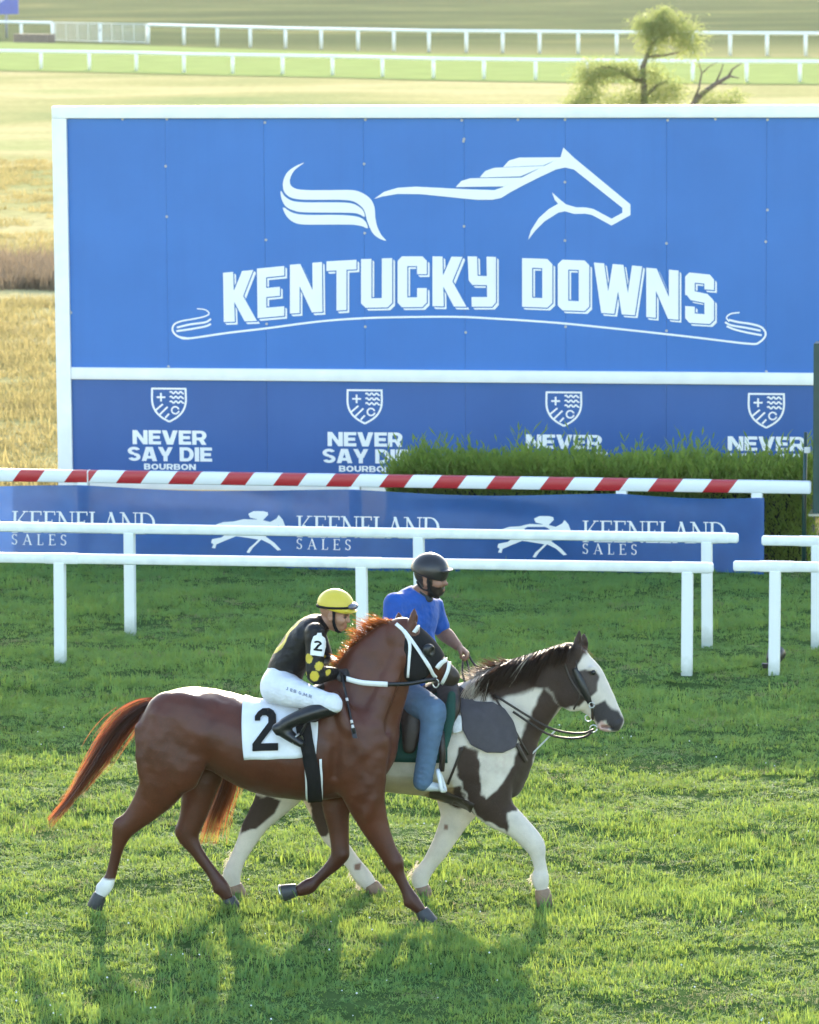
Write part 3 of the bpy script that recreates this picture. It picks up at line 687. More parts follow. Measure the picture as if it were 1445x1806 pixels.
mane = [c4([(-40, 249), (-15, 222), (25, 210), (252, 207), (170, 246)]), c4([(65, 207), (90, 178), (130, 164), (350, 156), (245, 202)]), c4([(168, 161), (195, 132), (240, 119), (425, 118), (345, 154)])]
emb = print_on('horse_emblem', [sm(t1), sm(t2), sm(t3), crest]+mane, (485, 250, 1125, 435), .62, px_to_board(.022), M['print_white'], board)
LET = [('K', 393.6, 481, 395, 568, 447, 476, 453.5, 566), ('E', 453.4, 473.7, 454.6, 561, 501.6, 469, 501.6, 557), ('N', 511.6, 467, 511.6, 553, 568, 462, 569, 550), ('T', 576, 461, 576, 549, 629, 458, 629, 545.5), ('U', 637, 457, 637, 543, 692, 455, 692, 542), ('C', 701.5, 452, 701.5, 542, 753, 452, 753, 541.5), ('K', 763, 452, 763, 540, 816, 453, 823, 541), ('Y', 825, 452, 829, 541, 875, 453, 875, 541), ('D', 921, 455, 921, 541, 974.5, 457, 974.5, 543), ('O', 984, 457.6, 984, 547, 1039.6, 459.6, 1039.6, 549), ('W', 1047.6, 463, 1047.6, 551, 1133, 469.7, 1133, 557), ('N', 1140, 472, 1140, 559, 1197, 477, 1197, 564), ('S', 1208.6, 479.7, 1208.6, 569, 1259.6, 485, 1259.6, 572)]
lp = []
for ch, ax, ay, bx, by, cx, cy, dx, dy in LET:       # a top-left, b bottom-left, c top-right, d bottom-right
    w = 85 if ch == 'W' else (57 if ch == 'N' else 54)
    for p in block(ch, w):
        q = []
        for x, y in p:
            s, t = x/w, 1-y/88; q.append(((1-s)*((1-t)*ax+t*bx)+s*((1-t)*cx+t*dx), (1-s)*((1-t)*ay+t*by)+s*((1-t)*cy+t*dy)))
        lp.append(q)
def dropline(xs, ys, D, res):
    sh = np.full_like(D, 1e3)
    for k in range(1, 9):
        a = int(round(k*.62/res)); sh = np.minimum(sh, np.roll(np.roll(D, a, 0), a, 1))
    return np.minimum(D, np.maximum(sh, 2.0-D))
print_on('lettering', lp, (380, 440, 1275, 590), .55, px_to_board(.022), M['print_white'], board, field=dropline)
und = catmull(c3([(85, 905), (130, 914), (300, 890), (470, 870), (700, 840), (900, 825), (1100, 820), (1300, 819)])+c4([(100, 825), (400, 845), (700, 875), (1000, 908), (1245, 937), (1295, 930), (1322, 897), (1305, 866), (1260, 851), (1200, 842), (1160, 832)]), 5)
und0 = catmull(c3([(130, 914), (85, 905), (62, 880), (68, 853), (100, 838), (150, 829), (200, 818), (222, 805), (205, 788), (168, 783)]), 5)
cur = [ribbon(und, 3.6), ribbon(und0, np.linspace(3.6, 2.0, len(und0))), ribbon(catmull(c3([(80, 866), (140, 852), (205, 843), (230, 828)]), 4), 3.4), ribbon(catmull(c3([(78, 882), (140, 873), (205, 861), (230, 850)]), 4), 3.4), ribbon(catmull(c4([(1207, 800), (1168, 806), (1150, 822), (1162, 840)]), 4), 2.6), ribbon(catmull(c4([(1143, 842), (1170, 856), (1240, 868), (1300, 880)]), 4), 3.4), ribbon(catmull(c4([(1150, 860), (1190, 876), (1250, 890), (1305, 900)]), 4), 3.4)]
print_on('scroll_line', cur, (295, 535, 1360, 615), .6, px_to_board(.022), M['print_white'], board)
# bourbon crests on the lower strip : one mesh in metres, four places
def crest_art():
    P = []
    sh = catmull([(-.19, .19), (.0, .19), (.19, .19), (.19, .02), (.15, -.09), (.0, -.20), (-.15, -.09), (-.19, .02)], 1, True)
    edge = [(-.19, .195), (.19, .195)]; P.append(bar(-.20, .19, .20, .19, .022))
    side = catmull([(.19, .19), (.19, .03), (.155, -.07), (.09, -.14), (0, -.195)], 5); P += [ribbon(side, .022), ribbon(side*[-1, 1], .022)]
    P += [bar(-.09, .04, -.09, .14, .02), bar(-.14, .09, -.04, .09, .02)]
    xw = np.linspace(.01, .17, 22)
    for y in (.145, .09, .035): P.append(ribbon(np.stack([xw, y+.012*np.sin((xw-.01)*2*math.pi/.055)], 1), .018))
    P += [bar(-.15, -.06, -.07, .01, .02), bar(-.105, -.11, -.015, -.02, .02), bar(-.045, -.15, .0, -.10, .02)]
    P += [arc(.07, -.06, .05, .05, 15, 200, .018), arc(.07, -.06, .05, .05, 190, 350, .018)]
    def txt(s, w, y, h, gap):
        ps, ww = line_of(s, heavy, gap); return fit(ps, ww, -w/2, w/2, y, y+h)
    P += txt('NEVER', .84, -.46, .165, .07)+txt('SAY DIE', .96, -.655, .165, .07)+txt('BOURBON', .59, -.755, .07, .1)
    return P
xs, ys, D = raster(crest_art(), (-.52, -.78, .52, .24), .0045); CV, CF = field_mesh(xs, ys, D)
cc = [buv(299, 714), buv(644, 717), buv(995, 721), buv(1352, 724), buv(1706, 727)]
for u, v in cc:
    mesh_np('crest_print', bxyz(np.stack([u+CV[:, 0]*.985, v+CV[:, 1]*.948], 1), .019), CF, M['print_white'], board)

# ================================================================ BANNER
HBAN = height_at(ban_at(600), 865); uE = np.linalg.norm(ban_at(1349)-BAN_A); u0b = -np.linalg.norm(ban_at(-1400)-BAN_A)
def ban_disp(u, v):
    """vinyl hung on the posts: belly between the posts, creases near the top, curled bottom"""
    pu = [np.dot(ban_at(x)-BAN_A, BAN_D) for x in bf_posts]; d = np.full(np.shape(u), 9.)
    for q in pu: d = np.minimum(d, np.abs(u-q))
    belly = np.clip(d/.9, 0, 1)**1.5
    t = v/HBAN
    return .075+.012*np.sin(u*3.1+v*4)*belly+.02*belly*np.sin(t*3.1)+.010*np.sin(v*19+u*1.3+.6*np.sin(u*2.1))*belly*t**2+.018*np.sin(u*1.9+.4)*np.clip(1-t*2.2, 0, 1)
def ban_sag(u):
    pu = [np.dot(ban_at(x)-BAN_A, BAN_D) for x in bf_posts]
    s = np.zeros(np.shape(u))
    for a, b in zip(pu[:-1], pu[1:]):
        t = np.clip((u-a)/(b-a), 0, 1); s = s+.02*np.sin(math.pi*t)*(np.sin(math.pi*t) > .01)
    return s
def ban_xyz(u, v, off=0.0):
    return BAN_A+np.multiply.outer(u, BAN_D)+np.multiply.outer(v, UP)+np.multiply.outer(ban_disp(u, v)+off, BAN_N)
def m_banner():
    m, N, L, B = mat_new('blue_mesh_vinyl'); B.inputs['Base Color'].default_value = (.026, .085, .32, 1); B.inputs['Roughness'].default_value = .38; B.inputs['Specular IOR Level'].default_value = .6
    f = noise(N, L, 5, 4); L.new(ramp(N, L, f, [(.3, (.010, .088, .29)), (.7, (.016, .114, .37))]), B.inputs['Base Color'])
    tr = N.new('ShaderNodeBsdfTransparent'); tl = N.new('ShaderNodeBsdfTranslucent'); tl.inputs[0].default_value = (.06, .16, .5, 1)
    a = N.new('ShaderNodeMixShader'); a.inputs[0].default_value = .25; L.new(B.outputs[0], a.inputs[1]); L.new(tl.outputs[0], a.inputs[2])
    b = N.new('ShaderNodeMixShader'); b.inputs[0].default_value = .07; L.new(a.outputs[0], b.inputs[1]); L.new(tr.outputs[0], b.inputs[2])
    L.new(b.outputs[0], N['Material Output'].inputs[0]); return m
M['banner'] = m_banner()
ban = thing('banner', ban_at(600), 'long blue vinyl banner with white racehorses and lettering, hung under the striped rail', 'banner')
U, Vv = np.meshgrid(np.linspace(u0b, uE, 480), np.linspace(0, 1, 40), indexing='ij')
top = HBAN-ban_sag(U)+.012; VV = .015+.01*np.sin(U*2.3)+(top-.015)*Vv
n, m = U.shape; I = np.arange(n*m).reshape(n, m); BF = np.stack([I[:-1, :-1], I[1:, :-1], I[1:, 1:], I[:-1, 1:]], -1).reshape(-1, 4)
mesh_np('sheet', ban_xyz(U.ravel(), VV.ravel()), BF, M['banner'], ban, True)
def px_to_banner(off):
    def f(V):
        P = np.array([on_plane(x, y, BAN_A+BAN_N*.085, BAN_N) for x, y in V]); return ban_xyz((P-BAN_A) @ BAN_D, P[:, 2], off)
    return f
c6 = lambda L: [(700+x/1.94, 630+y/1.94) for x, y in L]
hs = c6([(598, 600), (588, 572), (574, 556), (567, 568), (545, 580), (520, 574), (538, 556), (536, 547), (522, 543), (488, 543), (470, 552), (476, 565), (505, 572), (455, 570), (420, 578), (385, 580), (358, 589), (405, 592), (404, 612), (380, 632), (348, 638), (344, 650), (352, 656), (346, 668), (358, 670), (362, 656), (395, 642), (430, 628), (470, 634), (505, 640), (490, 655), (474, 668), (464, 684), (474, 686), (486, 668), (515, 640), (545, 655), (570, 678), (582, 676), (560, 652), (530, 630), (550, 605), (572, 592), (585, 604)])
for k, (dx, dy) in enumerate(((0, 0), (-504, -8.5), (-1005, -17), (-1506, -25.5))):
    h2 = [(x+dx, y+dy) for x, y in hs]; a = np.array(h2)
    print_on('horse_print', [h2], (a[:, 0].min()-3, a[:, 1].min()-3, a[:, 0].max()+3, a[:, 1].max()+3), .6, px_to_banner(.005), M['print_white'], ban)
    ps, w = line_of('KEENELAND', serif, -.02); x0 = 1027+dx*1.001; x1 = x0+256; yb = 957+dy
    P1 = [[(x, y) for x, y in p] for p in fit(ps, w, x0, x1, yb-1, yb-39, 3)]
    ps, w = line_of('SALES', serif, .42); P2 = fit(ps, w, x0, x0+97, yb+20, yb+1, 2)
    print_on('lettering', P1+P2, (x0-6, yb-46, x1+8, yb+28), .38, px_to_banner(.005), M['print_white'], ban)

# ================================================================ HEDGE
M['hedge'] = mat_leaf('hedge_leaf', (.08, .155, .025), (.21, .30, .055), (.52, .62, .09), .42, .6, 1.5, .15, c3=(.17, .20, .04))
M['hedge_core'] = mat_simple('hedge_dark_core', (.018, .02, .010), .9, .4, 9)
HA = ban_at(664)-BAN_N*.55; hl = np.dot(ban_at(1426)-BAN_N*.55-HA, BAN_D); HW = .75
HT = height_at(HA+BAN_D*2, 800)-.15
hedge = thing('hedge', HA+BAN_D*hl/2, 'long clipped green hedge with feathery upright shoots behind the striped rail', 'hedge')
mb = MB(); mb.box(HA+BAN_D*(hl/2+.12)-BAN_N*HW/2+UP*(HT*.44), BAN_D, hl/2-.15, BAN_N, HW/2-.14, UP, HT*.44, .05); mb.build('dark_core', M['hedge_core'], hedge)  # plain dark box filling the inside of the foliage
r = np.random.default_rng(5); ns = 15000; V = []; T = []
su = r.uniform(0, hl, ns); sd = r.uniform(0, HW, ns); which = r.random(ns)
z0 = np.where(which < .6, HT-.22+r.uniform(-.05, .14, ns), r.uniform(.03, HT-.1, ns)); sd = np.where(which < .6, sd, np.where(r.random(ns) < .75, r.uniform(-.03, .12, ns), HW-r.uniform(-.03, .12, ns)))
rnd = np.clip(su/.35, 0, 1)**.5; z0 = np.where(which < .6, z0*(.74+.26*rnd), z0); hgt = r.uniform(.09, .25, ns)*(1+.9*(r.random(ns) < .035))*(.95+.13*np.sin(su*3.1+1)*np.sin(su*7.7)); hgt *= np.where(which < .6, 1, .9)
lx, ly = r.normal(0, .16, ns), r.normal(0, .16, ns)-np.where(which >= .6, .35*(1-2*(sd > HW/2)), 0)
for i in range(ns):
    b = HA+BAN_D*su[i]-BAN_N*sd[i]+UP*z0[i]; ax = unit(UP+BAN_D*lx[i]-BAN_N*ly[i]); h = hgt[i]
    for q in range(6):
        a = r.uniform(0, 6.28); o = np.array([math.cos(a), math.sin(a), .0]); t = (q+r.random())/6; p = b+ax*h*t; d = unit(ax*1.15+o*.8)*h*.34; s = unit(np.cross(d, o+.01))*.011
        k = len(V); V += [p-s*.4, p+d*.55+s, p+d, p+d*.55-s]; T.append((k, k+1, k+2, k+3))
mesh_np('foliage', np.array(V), np.array(T), M['hedge'], hedge)

# ================================================================ THINGS BY THE HEDGE
M['dkgreen'] = mat_simple('dark_green_enamel', (.012, .055, .05), .35, .15, 8)
M['dkpanel'] = mat_simple('dark_panel', (.006, .010, .014), .3, .1, 8)
SB = ban_at(1433)+BAN_N*.02; zt = height_at(SB, 606); zb = height_at(SB, 905)
cab = thing('signal_cabinet', SB+BAN_D*.3, 'tall dark green cabinet on a post cut by the right edge', 'cabinet')
mb = MB(); mb.box(SB+BAN_D*.30-BAN_N*.13+UP*((zt+zb)/2), BAN_D, .30, BAN_N, .13, UP, (zt-zb)/2, .01); mb.build('case', M['dkgreen'], cab)
mb = MB(); mb.box(SB+BAN_D*.32+BAN_N*.004+UP*((zt+zb)/2+.1), BAN_D, .255, BAN_N, .003, UP, (zt-zb)/2-.13); mb.build('face_panel', M['dkpanel'], cab)
mb = MB(); mb.box(SB+BAN_D*.30-BAN_N*.11+UP*(zb-.012), BAN_D, .335, BAN_N, .17, UP, .011); mb.build('base_tray', M['steel'], cab)
mb = MB(); mb.box(SB+BAN_D*.11-BAN_N*.12+UP*(zb/2-.012), BAN_D, .05, BAN_N, .05, UP, zb/2-.013, .008); mb.build('post', M['dkgreen'], cab)
p = ban_at(1414)-BAN_N*.25; sk = thing('garden_stake', p, 'thin dark green stake with a white clip at the hedge end', 'stake'); zt = height_at(p, 762)
mb = MB(); mb.tube([p, p+UP*zt*.5, p+UP*zt+BAN_D*.012], [.022, .022, .018], 8); mb.build('shaft', M['dkgreen'], sk, True)
zc_ = height_at(p, 793); mb = MB(); mb.box(p+UP*zc_+BAN_D*.03+BAN_N*.03, BAN_D, .03, BAN_N, .012, UP, .028, .006); mb.build('clip', M['rail'], sk)
p = FRONT[2](1362)-np.array([FRONT[1][1], -FRONT[1][0], 0])*.28; gl = thing('ground_light', p, 'small black flood light on the turf behind the white post right of the gap', 'light')
mb = MB(); d = unit(FRONT[1]*.3+np.array([0, .8, .35])); mb.tube([p+UP*.16-d*.07, p+UP*.16-d*.04, p+UP*.16+d*.05, p+UP*.16+d*.08], [.035, .06, .075, .08], 14); mb.build('lamp_head', M['black_leather'], gl, True)
mb = MB(); mb.tube([p-UP*.02, p+UP*.05, p+UP*.11], [.012, .014, .012], 8); mb.box(p-FRONT[1]*.07+UP*.09, FRONT[1], .035, np.array([0, 1., 0]), .03, UP, .02, .008); mb.build('stand', M['black_leather'], gl)
mb = MB(); mb.tube([p-FRONT[1]*.07+UP*.09, p-FRONT[1]*.03+UP*.06, p+UP*.02], .006, 6); mb.build('cable', M['black_leather'], gl, True)

# ================================================================ FAR SIDE OF THE COURSE
def far_pts(tab): return [ground(x, y) for x, y in tab]
def lerp_tab(tab, x):
    t = np.array(tab, float); return float(np.interp(x, t[:, 0], t[:, 1])) if t[0, 0] <= x <= t[-1, 0] else float(t[0, 1]+(x-t[0, 0])*(t[1, 1]-t[0, 1])/(t[1, 0]-t[0, 0]) if x < t[0, 0] else t[-1, 1]+(x-t[-1, 0])*(t[-1, 1]-t[-2, 1])/(t[-1, 0]-t[-2, 0]))
F1 = [(73, 122), (241, 125), (325, 128), (587, 133), (765, 138), (945, 141), (1222, 144), (1411, 145)]
F2 = [(30, 71), (262, 77), (384, 81), (504, 85), (632, 88), (757, 91), (1020, 94), (1288, 97), (1421, 98)]
def far_turf():
    near = [ground(x, lerp_tab(F1, x)+5) for x in range(-500, 2001, 100)]; far = [ground(x, lerp_tab(F2, x)+4.5) for x in range(-500, 2001, 100)]
    n = len(near); V = [p+UP*.03 for p in near]+[p+UP*.03 for p in far]
    mt = mat_simple('far_turf', (.28, .335, .12), 1.0, .15, .5, 0, spec=0)
    return mesh_np('far_turf', V, [(i, i+1, n+i+1, n+i) for i in range(n-1)], mt)
tag(far_turf(), kind='structure')
def far_fence(name, tab, xs, xr, H, label, rw=.085, pw=.085):
    P = [ground(x, lerp_tab(tab, x)) for x in xs]; root = thing(name, P[len(P)//2], label, 'fence')
    line = [ground(x, lerp_tab(tab, x)) for x in xr]
    mb = MB(); mb.tube([p+UP*(H-rw) for p in line], rw, 8); smooth_by_angle(mb.build('rail', M['rail'], root))
    for p in P:
        mb = MB(); mb.tube([p-UP*.05, p+UP*(H-rw)], pw, 8); mb.build('post', M['rail'], root, True)
    return root
x1 = [-98, -12, 73, 158, 241, 325, 411, 499, 587, 675, 765, 854, 945, 1037, 1129, 1222, 1317, 1411, 1506]
far_fence('far_white_rail', F1, x1, x1, height_at(ground(500, lerp_tab(F1, 500)), 95), 'nearer of the two distant white rails across the top of the picture')
x2 = [262, 325, 384, 442, 504, 567, 632, 695, 757, 823, 887, 952, 1020, 1088, 1155, 1221, 1288, 1353, 1421, 1490]
H2 = height_at(ground(504, 85), 47)
far_fence('far_white_rail', F2, x2, x2, H2, 'farther distant white rail, right of the mesh gate', .095, .10)
far_fence('far_white_rail', F2, [-95, -30, 38, 93], [-95, -30, 38, 93], H2, 'short distant white rail left of the mesh gate', .095, .10)
# mesh gate
gA, gB = ground(98, lerp_tab(F2, 98)), ground(258, lerp_tab(F2, 258)); gd = unit(gB-gA); gl_ = np.linalg.norm(gB-gA); gn = np.array([gd[1], -gd[0], 0])
gate = thing('mesh_gate', gA, 'white tubular mesh gate in the gap of the farthest rail', 'gate')
for s in (.0, .5, 1.0):
    p = gA+gd*gl_*s
    mb = MB(); mb.tube([p, p+UP*H2*.98], .03, 6); mb.build('upright', M['rail'], gate, True)
for s in (.12, .25, .37, .63, .75, .87):
    p = gA+gd*gl_*s; mb = MB(); mb.tube([p+UP*.08, p+UP*H2*.95], .016, 6); mb.build('stile', M['rail'], gate, True)
for k in range(11):
    z = .08+(H2*.95-.08)*k/10; mb = MB(); mb.tube([gA+UP*z, gB+UP*z], .03 if k in (0, 10) else .014, 6); mb.build('bar', M['rail'], gate, True)
mb = MB(); c = gA+gd*gl_*.51+gn*.05+UP*H2*.5; mb.box(c, gd, .21, gn, .012, UP, H2*.48); pl = mb.build('plate', M['white_paint'], gate)
mb = MB(); mb.box(c+UP*.15+gn*.016, gd, .10, gn, .003, UP, .10); mb.build('plate_mark', mat_simple('grey_mark', (.35, .37, .36), .6, .1), gate)
# planter box, blue sign
M['box_brown'] = mat_simple('weathered_box', (.22, .17, .13), .85, .25, 5)
b0, b1 = ground(30, 74.5), ground(92, 75.5); d = unit(b1-b0); nb = np.array([d[1], -d[0], 0])
bx_ = thing('wooden_box', (b0+b1)/2, 'low brown wooden box under the short distant rail', 'box')
L_ = np.linalg.norm(b1-b0)/2
for k in range(3):
    mb = MB(); mb.box((b0+b1)/2+UP*(.1+.19*k), d, L_, nb, .3, UP, .09); mb.build('board', M['box_brown'], bx_)
sp = ground(12, 67); sg = thing('blue_sign', sp, 'blue sign on a grey post at the top left corner', 'sign')
z0, z1 = height_at(sp, 25), height_at(sp, -28); mb = MB(); mb.tube([sp, sp+UP*z0*1.02], .09, 8); mb.build('post', mat_simple('grey_post', (.25, .26, .27), .6), sg, True)
dd = np.array([1., 0, 0]); nb = np.array([0, -1., 0]); wS = 23*np.linalg.norm(sp-CP)/FPX
mb = MB(); mb.box(sp+UP*(z0+z1)/2+dd*(-.05)+nb*.1, dd, wS, nb, .03, UP, (z1-z0)/2); pn = mb.build('panel', mat_simple('blue_sign_face', (.07, .11, .40), .5, .1, 2), sg)
P = catmull([(-.7, -.3), (-.2, -.05), (.3, .35), (.75, .8)], 6); q = np.array(ribbon(P, np.linspace(.05, .13, len(P)))); V = np.array([sp+UP*((z0+z1)/2+b*(z1-z0)*.45)+dd*(-.05+a*wS*.9)+nb*.135 for a, b in q]); mesh_np('swoosh', V, [tuple(range(len(V)))], M['print_white'], pn)
# far olive rise with scrub beyond the farthest rail
M['scrub'] = mat_leaf('scrub', (.10, .12, .05), (.22, .20, .08), (.4, .4, .15), .3, .8, .05, .1)

# ================================================================ TREES BEHIND THE BOARD
M['bark'] = mat_simple('bark', (.16, .12, .09), .9, .4, 12, 30, .6)
M['willow'] = mat_leaf('willow_leaf', (.12, .165, .06), (.22, .27, .09), (.52, .58, .2), .45, .55, 1.2, .2)
TB = ground(1140, 292); tn = np.array([0, -1., 0])
def tp(px, py, dy=0.0): return on_plane(px, py, TB+np.array([0, dy, 0]), tn)
tree = thing('willow_tree', TB, 'shaggy yellow-green willow tree rising behind the board at right', 'tree')
mb = MB()
for pts, r0, r1 in (([TB[:3]*1, tp(1138, 220), tp(1136, 150), tp(1134, 118), tp(1142, 95)], .12, .06), ([tp(1134, 118), tp(1142, 95), tp(1150, 78), tp(1165, 62), tp(1185, 50, .2)], .06, .02), ([tp(1137, 145), tp(1120, 140), tp(1100, 128), tp(1075, 118), tp(1050, 120)], .07, .03), ([tp(1140, 100), tp(1170, 98), tp(1198, 92)], .045, .02), ([tp(1137, 170), tp(1160, 150), tp(1178, 142)], .06, .03)):
    mb.tube(pts, list(np.linspace(r0, r1, len(pts))), 8)
mb.build('trunk', M['bark'], tree, True)
r = np.random.default_rng(9); V = []; T = []
def fronds(cx, cy, rx, ry, dep, n, droop, size=.10):
    for _ in range(n):
        a = r.normal(0, 1, 3); a *= r.random()**.55*1.12/np.linalg.norm(a); b = tp(cx+a[0]*rx, cy+a[1]*ry, a[2]*dep)
        L_ = r.uniform(.2, .65)*droop; dirn = unit(np.array([r.normal(0, .35), r.normal(0, .35), -1+r.random()*1.1]))
        n_ = max(5, int(L_*14))
        for q in range(n_):
            p = b+dirn*L_*q/n_; d = unit(dirn+r.normal(0, .6, 3))*size*r.uniform(.6, 1.3); s = unit(np.cross(d, r.normal(0, 1, 3)))*.013
            k = len(V); V.extend([p, p+d*.5+s, p+d, p+d*.5-s]); T.append((k, k+1, k+2, k+3))
for c in ((1150, 45, 28, 24, .5, 351, 1), (1178, 38, 34, 26, .5, 434, 1), (1208, 58, 26, 30, .5, 317, 1.1), (1150, 75, 22, 22, .4, 167, 1), (1135, 35, 12, 20, .3, 74, 1), (1170, 18, 16, 10, .3, 74, 1), (1222, 80, 10, 16, .3, 58, 1), (1042, 125, 26, 26, .5, 317, 1.1), (1075, 118, 38, 18, .5, 275, 1), (1110, 120, 28, 16, .4, 191, 1), (1035, 165, 30, 38, .6, 351, 1.2), (1150, 125, 26, 16, .4, 183, 1), (1165, 160, 34, 28, .5, 292, 1.1), (1130, 172, 34, 26, .5, 275, 1.1), (1190, 150, 24, 24, .4, 157, 1), (1010, 178, 16, 16, .4, 91, 1), (1090, 180, 46, 24, .6, 317, 1)): fronds(*c)
mesh_np('crown', np.array(V), np.array(T), M['willow'], tree)
V = []; T = []; SB_ = ground(1275, 285); bush = thing('bush', SB_, 'low yellow-green bush under the dead branch behind the board', 'bush')
for c in ((1255, 182, 30, 26, .5, 300, 1), (1290, 178, 24, 24, .5, 260, 1), (1235, 195, 24, 18, .4, 150, 1), (1275, 230, 40, 50, .6, 260, 1)): fronds(*c)
mesh_np('foliage', np.array(V), np.array(T), M['willow'], bush)
mb = MB()
for k in range(5): mb.tube([SB_+np.array([.1*(k-2), 0, 0]), SB_+np.array([.22*(k-2), .05*k, .7]), SB_+np.array([.34*(k-2), .1*k-.2, 1.5])], [.03, .02, .008], 6)
mb.build('stem', M['bark'], bush, True)
DB = ground(1205, 283); dead = thing('dead_tree', DB, 'bare grey dead branch forking up behind the board', 'dead branch'); mb = MB()
for pts, r0, r1 in (([DB, tp(1212, 230), tp(1222, 185), tp(1238, 165), tp(1262, 148), tp(1287, 134)], .12, .05), ([tp(1262, 148), tp(1272, 125), tp(1276, 112)], .03, .012), ([tp(1285, 135), tp(1292, 122), tp(1308, 111)], .04, .015), ([tp(1287, 134), tp(1304, 138)], .035, .014), ([tp(1222, 182), tp(1233, 155), tp(1238, 128), tp(1232, 110)], .045, .012), ([tp(1240, 128), tp(1250, 118), tp(1266, 109)], .022, .008), ([tp(1262, 148), tp(1282, 148)], .03, .01)):
    mb.tube(pts, list(np.linspace(r0, r1, len(pts))), 7)
mb.build('branch', M['bark'], dead, True)

# ================================================================ HAZE over the far fields
def build_haze():
    m = bpy.data.materials.new('haze_air'); m.use_nodes = True; N = m.node_tree.nodes; L = m.node_tree.links; N.clear()
    out = N.new('ShaderNodeOutputMaterial'); pv = N.new('ShaderNodeVolumePrincipled'); pv.inputs['Color'].default_value = (.95, .95, .93, 1); pv.inputs['Density'].default_value = .00007; pv.inputs['Anisotropy'].default_value = .45
    L.new(pv.outputs[0], out.inputs['Volume'])
    mb = MB(); mb.box((0, 1220, 4.2), np.array([1., 0, 0]), 1830, np.array([0, 1., 0]), 1300, UP, 5.6); o = mb.build('haze', m); tag(o, 'thin pale evening haze over the course', 'haze', kind='stuff')
build_haze()

# ================================================================ HORSES
class Frame:
    """upright plane along an animal: pixels of the side view become points at a sideways offset yl (+ = away from the camera)"""
    def __init__(s, px, py, yaw):
        s.o = ground(px, py); s.fw = np.array([math.cos(yaw), math.sin(yaw), 0]); s.lt = np.array([-math.sin(yaw), math.cos(yaw), 0])
        s.sc = FPX/np.dot(s.o+UP*.8-CP, -CM[:, 2])
    def pt(s, px, py, yl=0.0): return on_plane(px, py, s.o+s.lt*yl, s.lt)
    def row(s, r):
        px, py, rr, lat = r[:4]; yl = r[4] if len(r) > 4 else 0.0
        return np.concatenate([s.pt(px, py, yl), [rr/s.sc, lat]])
    def chain(s, rows, k=.03, sub=4, op='add', lat=None, pad=0.0): return chain([s.row(r) for r in rows], s.lt if lat is None else lat, k, sub, op, pad)
    def ell(s, px, py, yl, r, k=.02, op='add', rot=0.0, yaw=0.0):
        f = s.fw*math.cos(yaw)+s.lt*math.sin(yaw); l = -s.fw*math.sin(yaw)+s.lt*math.cos(yaw)
        a = f*math.cos(rot)-UP*math.sin(rot); b = f*math.sin(rot)+UP*math.cos(rot)   # rot: nose-down positive
        return ell(s.pt(px, py, yl), r, [a, l, b], k, op)
    def xz(s, P): q = np.asarray(P)-s.o; return q @ s.fw, q[..., 2]
    def poly(s, pts, yl=-.2): return [s.xz(s.pt(x, y, yl)) for x, y in pts]
def pmask(fr, P, pts, soft=.012, wobble=.012, yl=-.2, seed=1.0):
    x, z = fr.xz(P); w = wob(P, 26, seed)*wobble+wob(P, 70, seed+2)*wobble*.2
    d = poly_sdf(fr.poly(pts, yl), x+w, z+w); return np.clip(.5-d/soft, 0, 1)[:, None]
def strands(mb_rows, name, mat, parent):
    """rows: (points Nx3, width, rgb root, rgb tip) -> flat hair ribbons in one mesh"""
    V = []; Fc = []; C = []
    for pts, wd, c0, c1 in mb_rows:
        P = np.asarray(pts); n = len(P); T = np.gradient(P, axis=0); sd = np.cross(T, np.random.default_rng(len(V)).normal(0, 1, 3)); sd /= np.maximum(np.linalg.norm(sd, axis=1), 1e-9)[:, None]
        k = len(V)
        for i in range(n):
            t = i/(n-1); w = wd*(1-.8*t**2)
            V += [P[i]-sd[i]*w, P[i]+sd[i]*w]; c = np.array(c0)*(1-t)+np.array(c1)*t; C += [c, c]
        Fc += [(k+2*i, k+2*i+1, k+2*i+3, k+2*i+2) for i in range(n-1)]
    o = mesh_np(name, np.array(V), np.array(Fc), mat, parent, True); C = np.array(C); vcol(o, C); lm = C.mean(1, keepdims=True); vcol(o, np.where(lm > .3, C*.95, np.minimum(C*[4.4, 4.2, 3.4], .8)), 'tcol'); return o
def hoof(name, fr, a, b, yl, r0, r1, mat, parent):
    """horn cone from coronet a to ground b (pixels)"""
    A, B = fr.pt(*a, yl), fr.pt(*b, yl); d = unit(B-A); s = unit(np.cross(d, fr.lt)); l = fr.lt; n = 14; V = []
    if s @ fr.fw < 0: s = -s
    for c, r in ((A-d*.012, r0*.92), (A+d*.006, r0*1.04), (B-d*.006, r1), (B, r1*.96)):
        for k in range(n):
            a_ = 2*math.pi*k/n; V.append(c+s*r*(math.cos(a_)*1.12+.08)+l*r*math.sin(a_))
    F = [(i*n+k, i*n+(k+1) % n, (i+1)*n+(k+1) % n, (i+1)*n+k) for i in range(3) for k in range(n)]+[tuple(range(n))[::-1], tuple(range(3*n, 4*n))]
    return smooth_by_angle(mesh_np(name, V, F, mat, parent))
